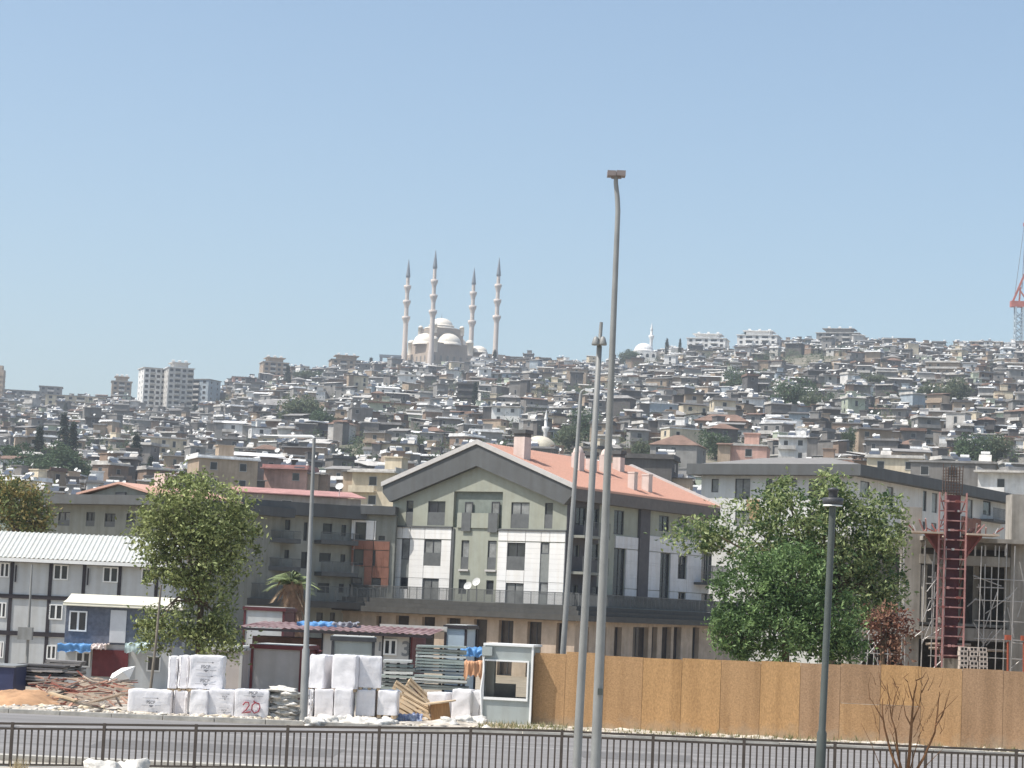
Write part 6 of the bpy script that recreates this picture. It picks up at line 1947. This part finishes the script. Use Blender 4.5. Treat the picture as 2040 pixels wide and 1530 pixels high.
p = at(245, 1345, 74); q = MB(); q.add([p + Vector(v) for v in ((-.45, 0, -.2), (.2, .1, -.12), (.35, .2, .3), (-.1, .3, .22), (-.4, .25, .02), (0, -.1, .12))], [(0, 1, 5), (1, 2, 5), (2, 3, 5), (3, 4, 5), (4, 0, 5), (0, 4, 3, 2, 1)])
tag(q.build('polystyrene_lump', M('polystyrene_white', (.85, .85, .83), rough=.8, var=.04)), 'white broken polystyrene lump on the rubble heap', 'polystyrene')
# ---- stacks of boards
def boards(px0, px1, py0, py1, Y, nrow, label, mats, seed, jitter=.1, depth=1.0, name='board_stack', gap=.35):
    a, b = at(px0, py1, Y), at(px1, py1, Y); h = at(px0, py0, Y).z - a.z
    t = thing(name, label, 'board stack', a)
    rg = random.Random(seed); w = (b - a).length; rh = h / nrow
    for k in range(nrow):
        x0, x1 = rg.uniform(-jitter, jitter) * w, w * (1 + rg.uniform(-jitter, jitter))
        q = MB(); q.obox(a + Vector((x0, rg.uniform(-.1, .1), k * rh)), Vector((x1 - x0, rg.uniform(-.15, .15), rg.uniform(-.03, .03))), Vector((0, depth, 0)), Z * rh * (1 - gap)); q.build('board', rg.choice(mats), t)
        if k < nrow - 1 and gap > .2:
            for u in (.15, .5, .85):
                q = MB(); q.obox(a + Vector((w * u - .04, .05, k * rh + rh * (1 - gap) + .001)), (.08, 0, 0), (0, depth - .1, 0), Z * rh * gap * .98); q.build('spacer', DARKM, t)
    return t
GG1 = [M('scaffold_deck_green', (.34, .38, .35), rough=.45, var=.15, metal=.3), M('scaffold_deck_pale', (.55, .56, .53), rough=.45, var=.12, metal=.2), M('scaffold_deck_dark', (.16, .175, .165), rough=.5, var=.2)]
boards(826, 926, 1283, 1340, 78, 9, 'stack of grey green scaffold decks left of the guard booth', GG1, 1, .01)
boards(820, 930, 1342, 1372, 76.5, 5, 'lower dark stack of scaffold decks below the grey green one', GG1, 2, .04)
boards(760, 820, 1312, 1372, 77, 8, 'ragged stack of pale scaffold decks beside the upper plain pallets', GG1, 3, .1)
GG2 = [M('old_board_grey', (.20, .19, .185), rough=.8, var=.2), M('old_board_dark', (.09, .085, .085), rough=.8, var=.2), M('old_board_pale', (.36, .33, .31), rough=.8, var=.2)]
boards(36, 128, 1320, 1366, 76, 8, 'stack of dark old boards beside the blue bin', GG2, 4, .08)
boards(88, 160, 1312, 1350, 80, 6, 'smaller stack of dark boards in front of the maroon infill', GG2, 5, .03)
# blue skip at the left edge
tt = thing('blue_skip', 'dark blue metal bin with pale rim at the left edge', 'bin', at(-10, 1378, 74))
q = MB(); a, b = at(-20, 1378, 74), at(28, 1330, 74); q.box((a.x, 74, a.z), (b.x, 76, b.z)); q.build('body', M('dark_blue_paint', (.04, .05, .11), rough=.5, var=.2), tt)
q = MB(); q.box((a.x - .03, 73.95, b.z + .003), (b.x + .05, 76.05, b.z + .06)); q.build('rim', GALV, tt)
# wooden pallets heap
def pallet_mesh():
    q = MB()
    for k in range(7):
        q.box((-.6, -.5 + k * .155, .1), (.6, -.5 + k * .155 + .08, .122))
    for y in (-.48, -.04, .4):
        q.box((-.58, y, .022), (.58, y + .09, .098))
    for x in (-.58, -.05, .48):
        q.box((x, -.5, 0), (x + .1, .5, .02))
    return q
pq = pallet_mesh()
PM = {}
for k, (px, py, Y, rx, ry, rz, lab) in enumerate(((805, 1402, 72.5, 1.0, .55, .2, 'tilted wooden pallet on top of the pallet heap'), (786, 1420, 72.0, .9, .5, .1, 'wooden pallet leaning in the middle of the pallet heap'), (822, 1425, 71.6, 1.0, .45, -.15, 'wooden pallet at the bottom right of the pallet heap'), (770, 1434, 71.5, .7, .25, .3, 'wooden pallet lying low at the left of the pallet heap'), (828, 1398, 73.2, 1.0, .7, .4, 'wooden pallet showing behind the top of the pallet heap'))):
    t = thing('wooden_pallet', lab, 'wooden pallet', at(px, py, Y), 'heap of wooden pallets')
    t.rotation_euler = (rx, ry, rz)
    q = pq
    for i in range(13):
        if i not in PM:
            m = MB(); m.add(q.v[i * 8:i * 8 + 8], [(0, 3, 2, 1), (4, 5, 6, 7), (0, 1, 5, 4), (1, 2, 6, 5), (2, 3, 7, 6), (3, 0, 4, 7)]); PM[i] = m.mesh('slat', PALW)
        link('slat' if i < 7 else 'bearer', PM[i], t)
# cable drum
g = gnd(880, 1440); cd = thing('cable_drum', 'wooden cable drum standing on end by the booth', 'cable drum', g)
tl = Matrix.Rotation(rad(-9), 3, 'Y')
q = MB(); q.lathe(g, [(.3, .02), (.3, .62)], 20); q.v = [tuple(g + tl @ (Vector(v) - g)) for v in q.v]; q.build('barrel', M('drum_wood_brown', (.36, .20, .09), rough=.8, var=.2, scale=4, stretch=(4, 4, .5)), cd)
for nm, z0, r in (('top_disc', .62, .52), ('bottom_disc', -.02, .45)):
    q = MB(); q.lathe(g, [(0, z0), (r, z0), (r, z0 + .04), (0, z0 + .04)], 26, smooth=False); q.v = [tuple(g + tl @ (Vector(v) - g)) for v in q.v]; q.build(nm, PALW, cd)
tarp(790, 1424, 842, 1444, 70.6, 'crumpled dark blue sheeting at the foot of the pallet heap', M('navy_sheet', (.035, .06, .25), rough=.4, var=.5, scale=5, col2=(.35, .4, .5)), 12, depth=.6)
tarp(925, 1318, 962, 1348, 76.5, 'orange tan sheet draped beside the booth', M('orange_sheet', (.55, .30, .17), rough=.7, var=.15), 14, depth=.8)
# bench before the hoarding
gb_ = gnd(1141, 1448); tb = thing('plank_bench', 'rough plank table before the hoarding between the poles', 'table', gb_)
q = MB(); a, b = at(1102, 1407, gb_.y), at(1181, 1411, gb_.y); q.obox(a - Vector((0, .2, .03)), b - a, Vector((0, .45, 0)), Z * .05); q.build('tabletop', M('fresh_plank', (.58, .34, .16), rough=.8, var=.15), tb)
for px in (1125, 1166):
    for dy in (-.12, .14):
        c = base(px, gb_.y + dy, 0); q = MB(); q.beam(c, Vector((c.x, c.y, at(px, 1412, gb_.y).z)), .05); q.build('leg', FRAME, tb)
# weeds along the hoarding foot
q = MB(); rg = random.Random(14)
for _ in range(700):
    px = rg.uniform(955, 1130) if rg.random() < .4 else rg.uniform(1130, 2045)
    p = base(px, rg.uniform(66.6, 68.2) if rg.random() < .6 else rg.uniform(69, 70), .05)
    for _ in range(4):
        l = rg.uniform(.08, .28); d = Vector((rg.gauss(0, .5), rg.gauss(0, .5), 1)).normalized() * l; s = Vector((.012, 0, 0))
        q.add((p - s, p + s, p + d), ((0, 1, 2),), rg.randrange(2))
o = q.build('dry_weeds', [M('weed_straw', (.42, .34, .2), rough=.9), M('weed_green', (.13, .15, .06), rough=.9)])
tag(o, 'dry weeds and straw along the foot of hoarding and kerb', 'weeds', kind='stuff')

# ================================================================ near trees
def branchy(q, b, tips, rg, r0):
    for tpt in tips:
        m = Vector(b).lerp(Vector(tpt), .5) + Vector((rg.uniform(-.3, .3), rg.uniform(-.3, .3), rg.uniform(.1, .5)))
        q.tube([b, m, tpt], [r0, r0 * .6, r0 * .2], 6)
def near_tree(name, label, trunk_px, Y, z0, lobes_px, ncl, per, size, mats, seed, r0, spread=.2, fork=None, hollow=.5, dys=.8):
    rg = random.Random(seed); b = base(trunk_px, Y, z0)
    t = thing(name, label, 'tree', b)
    k = Y / F
    lobes = [(at(x, y, Y + dy), (rx * k, max(rx, ry) * k * dys, ry * k), sh) for x, y, rx, ry, dy, sh in lobes_px]
    q = MB(); crown(q, lobes, ncl, per, size, rg, spread, len(mats), hollow)
    q.build('crown', mats, t)
    q = MB(); fk = at(*fork, Y) if fork else b + Z * 2
    q.tube([b - Z * .2, b.lerp(fk, .5) + Vector((.05, 0, 0)), fk], [r0, r0 * .85, r0 * .7], 8)
    branchy(q, fk, [l[0] + Vector((rg.uniform(-.3, .3), rg.uniform(-.2, .2), rg.uniform(-.2, .5))) for l in lobes for _ in range(2)], rg, r0 * .45)
    q.build('trunk', BARK, t)
    return t
OL = [M('olive_leaf_light', (.38, .42, .18), rough=.55, var=.25, scale=6, transl=.3), M('olive_leaf_mid', (.22, .265, .10), rough=.55, var=.25, scale=6, transl=.3), M('olive_leaf_dark', (.13, .15, .055), rough=.6, var=.25, transl=.3)]
near_tree('olive_green_tree', 'olive green leafy tree in front of the container offices', 390, 82, ZL * .0, [(395, 1030, 105, 85, 0, 4), (450, 1080, 75, 75, .3, 2), (320, 1060, 62, 60, -.2, 1.6), (400, 1130, 85, 75, 0, 2.2), (335, 1135, 55, 40, -.3, .8), (405, 1215, 65, 70, 0, 1.6), (310, 1255, 42, 42, -.6, .9), (430, 1270, 50, 45, -.3, 1.0), (365, 975, 55, 35, 0, .8)], 720, 26, .17, OL, 31, .16, .2, (400, 1200))
GL = [M('green_leaf_light', (.23, .335, .13), rough=.5, var=.25, scale=6, transl=.3), M('green_leaf_mid', (.105, .175, .06), rough=.5, var=.25, scale=6, transl=.3), M('green_leaf_dark', (.07, .12, .045), rough=.55, var=.25, transl=.3)]
GL2 = [M('dull_leaf_light', (.33, .38, .17), rough=.5, var=.25, scale=6, transl=.3), M('dull_leaf_mid', (.20, .25, .10), rough=.5, var=.25, scale=6, transl=.3), GL[2]]
near_tree('large_green_tree', 'large spreading green tree behind the hoarding', 1655, 86, ZL * .1, [(1490, 1065, 95, 68, 0, 1.7), (1395, 1065, 75, 36, .4, .7), (1590, 1045, 100, 90, 0, 2.6), (1680, 1090, 100, 100, .3, 3), (1750, 1060, 55, 85, .5, 1.5), (1660, 985, 35, 55, .2, .7), (1560, 985, 40, 35, .2, .4), (1690, 1190, 85, 70, .4, 1.8), (1765, 1160, 40, 60, .5, .8), (1610, 1130, 90, 60, .3, 1.5)], 780, 24, .19, GL2, 41, .2, .2, (1650, 1220))
near_tree('bright_green_tree', 'dense bright green bushy tree reaching down to the hoarding top', 1560, 80, 0, [(1500, 1180, 80, 75, 0, 2), (1580, 1150, 80, 70, 0, 2), (1540, 1250, 110, 70, -.2, 3), (1640, 1240, 80, 75, 0, 2), (1465, 1260, 50, 55, -.2, 1), (1680, 1290, 40, 40, 0, .6)], 800, 28, .16, GL, 43, .17, .19, (1565, 1260), .45)
RL = [M('rust_leaf_a', (.22, .10, .065), rough=.7, var=.3, transl=.3), M('rust_leaf_b', (.12, .05, .04), rough=.7, var=.3, transl=.3), M('rust_leaf_c', (.33, .19, .13), rough=.7, var=.3, transl=.3)]
near_tree('rust_leaved_tree', 'small tree with withered rust red leaves before the concrete frame', 1757, 82, 0, [(1750, 1240, 34, 30, 0, 1), (1785, 1250, 30, 38, .2, 1), (1775, 1290, 32, 28, 0, .7)], 70, 22, .16, RL, 47, .12, .17, (1757, 1285))
near_tree('yellowing_tree', 'yellowish tree at the left edge behind the container roof', 30, 150, ZL, [(30, 1000, 55, 42, 0, 2), (75, 1030, 28, 25, 0, .8), (0, 985, 40, 35, 0, 1), (40, 1060, 60, 40, 0, 1)], 260, 24, .28, [M('yellow_leaf_a', (.33, .26, .10), rough=.6, var=.25, transl=.3), OL[1], OL[2]], 51, .2, .34, (30, 1070))
# bare shrub before the fence
b = Vector((base(1805, 45.2, 0).x, 45.2, -.05))
t = thing('bare_shrub', 'leafless brown sapling with many stems in front of the fence', 'shrub', b)
TW = M('twig_brown', (.15, .075, .035), rough=.9, var=.2)
rg = random.Random(77)
def stem(pts, r):
    q = MB(); P_ = [at(x, y, 45.2 + rg.uniform(-.12, .12)) for x, y in pts]; r *= 1.45; q.tube(P_, [r * (1 - .75 * i / (len(P_) - 1)) for i in range(len(P_))], 6); q.build('stem', TW, t)
for pts, r in ((((1806, 1560), (1812, 1500), (1816, 1440), (1819, 1400), (1822, 1375)), .03), (((1800, 1560), (1775, 1500), (1762, 1450), (1758, 1420), (1758, 1392)), .022), (((1803, 1560), (1790, 1510), (1784, 1455), (1776, 1430), (1767, 1362)), .02),
               (((1810, 1560), (1840, 1510), (1862, 1460), (1866, 1430), (1872, 1378)), .024), (((1864, 1446), (1878, 1425), (1892, 1375)), .014), (((1760, 1435), (1745, 1410), (1733, 1390)), .012), (((1816, 1448), (1804, 1425), (1798, 1390)), .012), (((1817, 1440), (1830, 1410), (1836, 1375)), .014),
               (((1819, 1400), (1812, 1375), (1808, 1358)), .012), (((1822, 1380), (1826, 1362), (1824, 1352)), .012), (((1808, 1358), (1800, 1350), (1812, 1340)), .008), (((1824, 1356), (1838, 1350), (1845, 1338)), .009), (((1776, 1430), (1782, 1390), (1790, 1368)), .01), (((1790, 1370), (1778, 1362), (1796, 1364)), .006),
               (((1733, 1395), (1730, 1365), (1735, 1340)), .006), (((1766, 1375), (1752, 1350), (1750, 1335)), .006), (((1836, 1380), (1850, 1352), (1846, 1340)), .008), (((1866, 1430), (1885, 1410), (1910, 1385)), .008), (((1800, 1560), (1755, 1530), (1735, 1480), (1715, 1440)), .009), (((1812, 1560), (1850, 1520), (1880, 1490)), .01), (((1806, 1560), (1822, 1500), (1832, 1465)), .012), (((1796, 1540), (1780, 1470), (1772, 1450)), .01)):
    stem(pts, r)
for k in range(34):                            # fine twigs
    x, y = rg.uniform(1740, 1885), rg.uniform(1360, 1470); s = rg.choice((-1, 1))
    stem(((x, y), (x + s * rg.uniform(4, 10), y - rg.uniform(10, 22)), (x + s * rg.uniform(6, 16), y - rg.uniform(24, 48))), .005)
# palm
b = base(590, 116, ZL); t = thing('palm_tree', 'palm with pale green fronds and shaggy brown trunk beside the wing', 'palm', b)
c = at(580, 1164, 116)
q = MB(); q.tube([b, b.lerp(c, .5), c], [.55, .5, .42], 10)
for k in range(90):
    z = rg.random(); a = rg.uniform(0, 6.28); p = b.lerp(c, z) + Vector((math.cos(a), math.sin(a), 0)) * .48
    q.add((p + Z * .3 - Vector((.08, 0, 0)), p + Z * .3 + Vector((.08, 0, 0)), p + Vector((math.cos(a), math.sin(a), -1)) * .28), ((0, 1, 2),))
q.build('trunk', M('palm_trunk_brown', (.20, .13, .09), rough=1, var=.3, scale=4, bump=.6), t)
PF = [M('palm_green', (.24, .29, .14), rough=.5, var=.25, transl=.25), M('palm_dry', (.42, .32, .22), rough=.8, var=.2, transl=.2)]
for k in range(30):
    a = k * 2.4 + rg.uniform(-.2, .2); el = rg.uniform(.15, 1.45) if k < 24 else rg.uniform(-.9, -.4); Lf = rg.uniform(1.2, 1.6) if k < 24 else 1.0
    d = Vector((math.cos(a), math.sin(a), 0)); q = MB(); prev = c.copy(); pts = []
    for i in range(9):
        s = i / 8; pts.append(c + d * Lf * s * math.cos(el) * 1.0 + Z * (Lf * (s * math.sin(el) - .55 * s * s)))
    q.tube(pts, [.03 - .0028 * i for i in range(9)], 5)
    for i in range(2, 9):
        side = d.cross(Z).normalized()
        for sgn in (-1, 1):
            for j in (0, .33, .66):
                p = pts[i - 1].lerp(pts[i], j); tip = p + side * sgn * (.42 - .02 * i) + d * .25 + Z * -.12; w = d * .035
                q.add((p - w, p + w, tip), ((0, 1, 2),))
    q.build('frond', PF[0 if k < 24 else 1], t)

# dry grass tuft before the fence at the left
q = MB(); g = base(38, 45.6, -.02); rg = random.Random(3)
for _ in range(70):
    a_ = rg.uniform(0, 6.28); d = Vector((math.cos(a_) * rg.uniform(.1, .5), math.sin(a_) * .3, 1)).normalized() * rg.uniform(.15, .34); s = Vector((.007, 0, 0))
    p = g + Vector((rg.gauss(0, .08), rg.gauss(0, .06), 0)); q.add((p - s, p + s, p + d), ((0, 1, 2),))
tag(q.build('grass_tuft', MATS['weed_straw']), 'dry grass tuft before the fence in the bottom left corner', 'grass tuft', kind='stuff')
# ================================================================ haze: a box of thin even air round the scene
q = MB(); q.box((-2600, -450, -3.5), (2600, 3450, 330))
hm = bpy.data.materials.new('haze_air'); hm.use_nodes = True
t = hm.node_tree
for n in list(t.nodes):
    if n.type == 'BSDF_PRINCIPLED':
        t.nodes.remove(n)
pv = t.nodes.new('ShaderNodeVolumePrincipled')
pv.inputs['Color'].default_value = (.86, .92, 1.0, 1)
pv.inputs['Density'].default_value = 0.00019
pv.inputs['Anisotropy'].default_value = 0.2
t.links.new(pv.outputs[0], t.nodes['Material Output'].inputs['Volume'])
o = q.build('haze', hm)
tag(o, 'thin pale summer haze over the hillside', 'haze', kind='stuff')
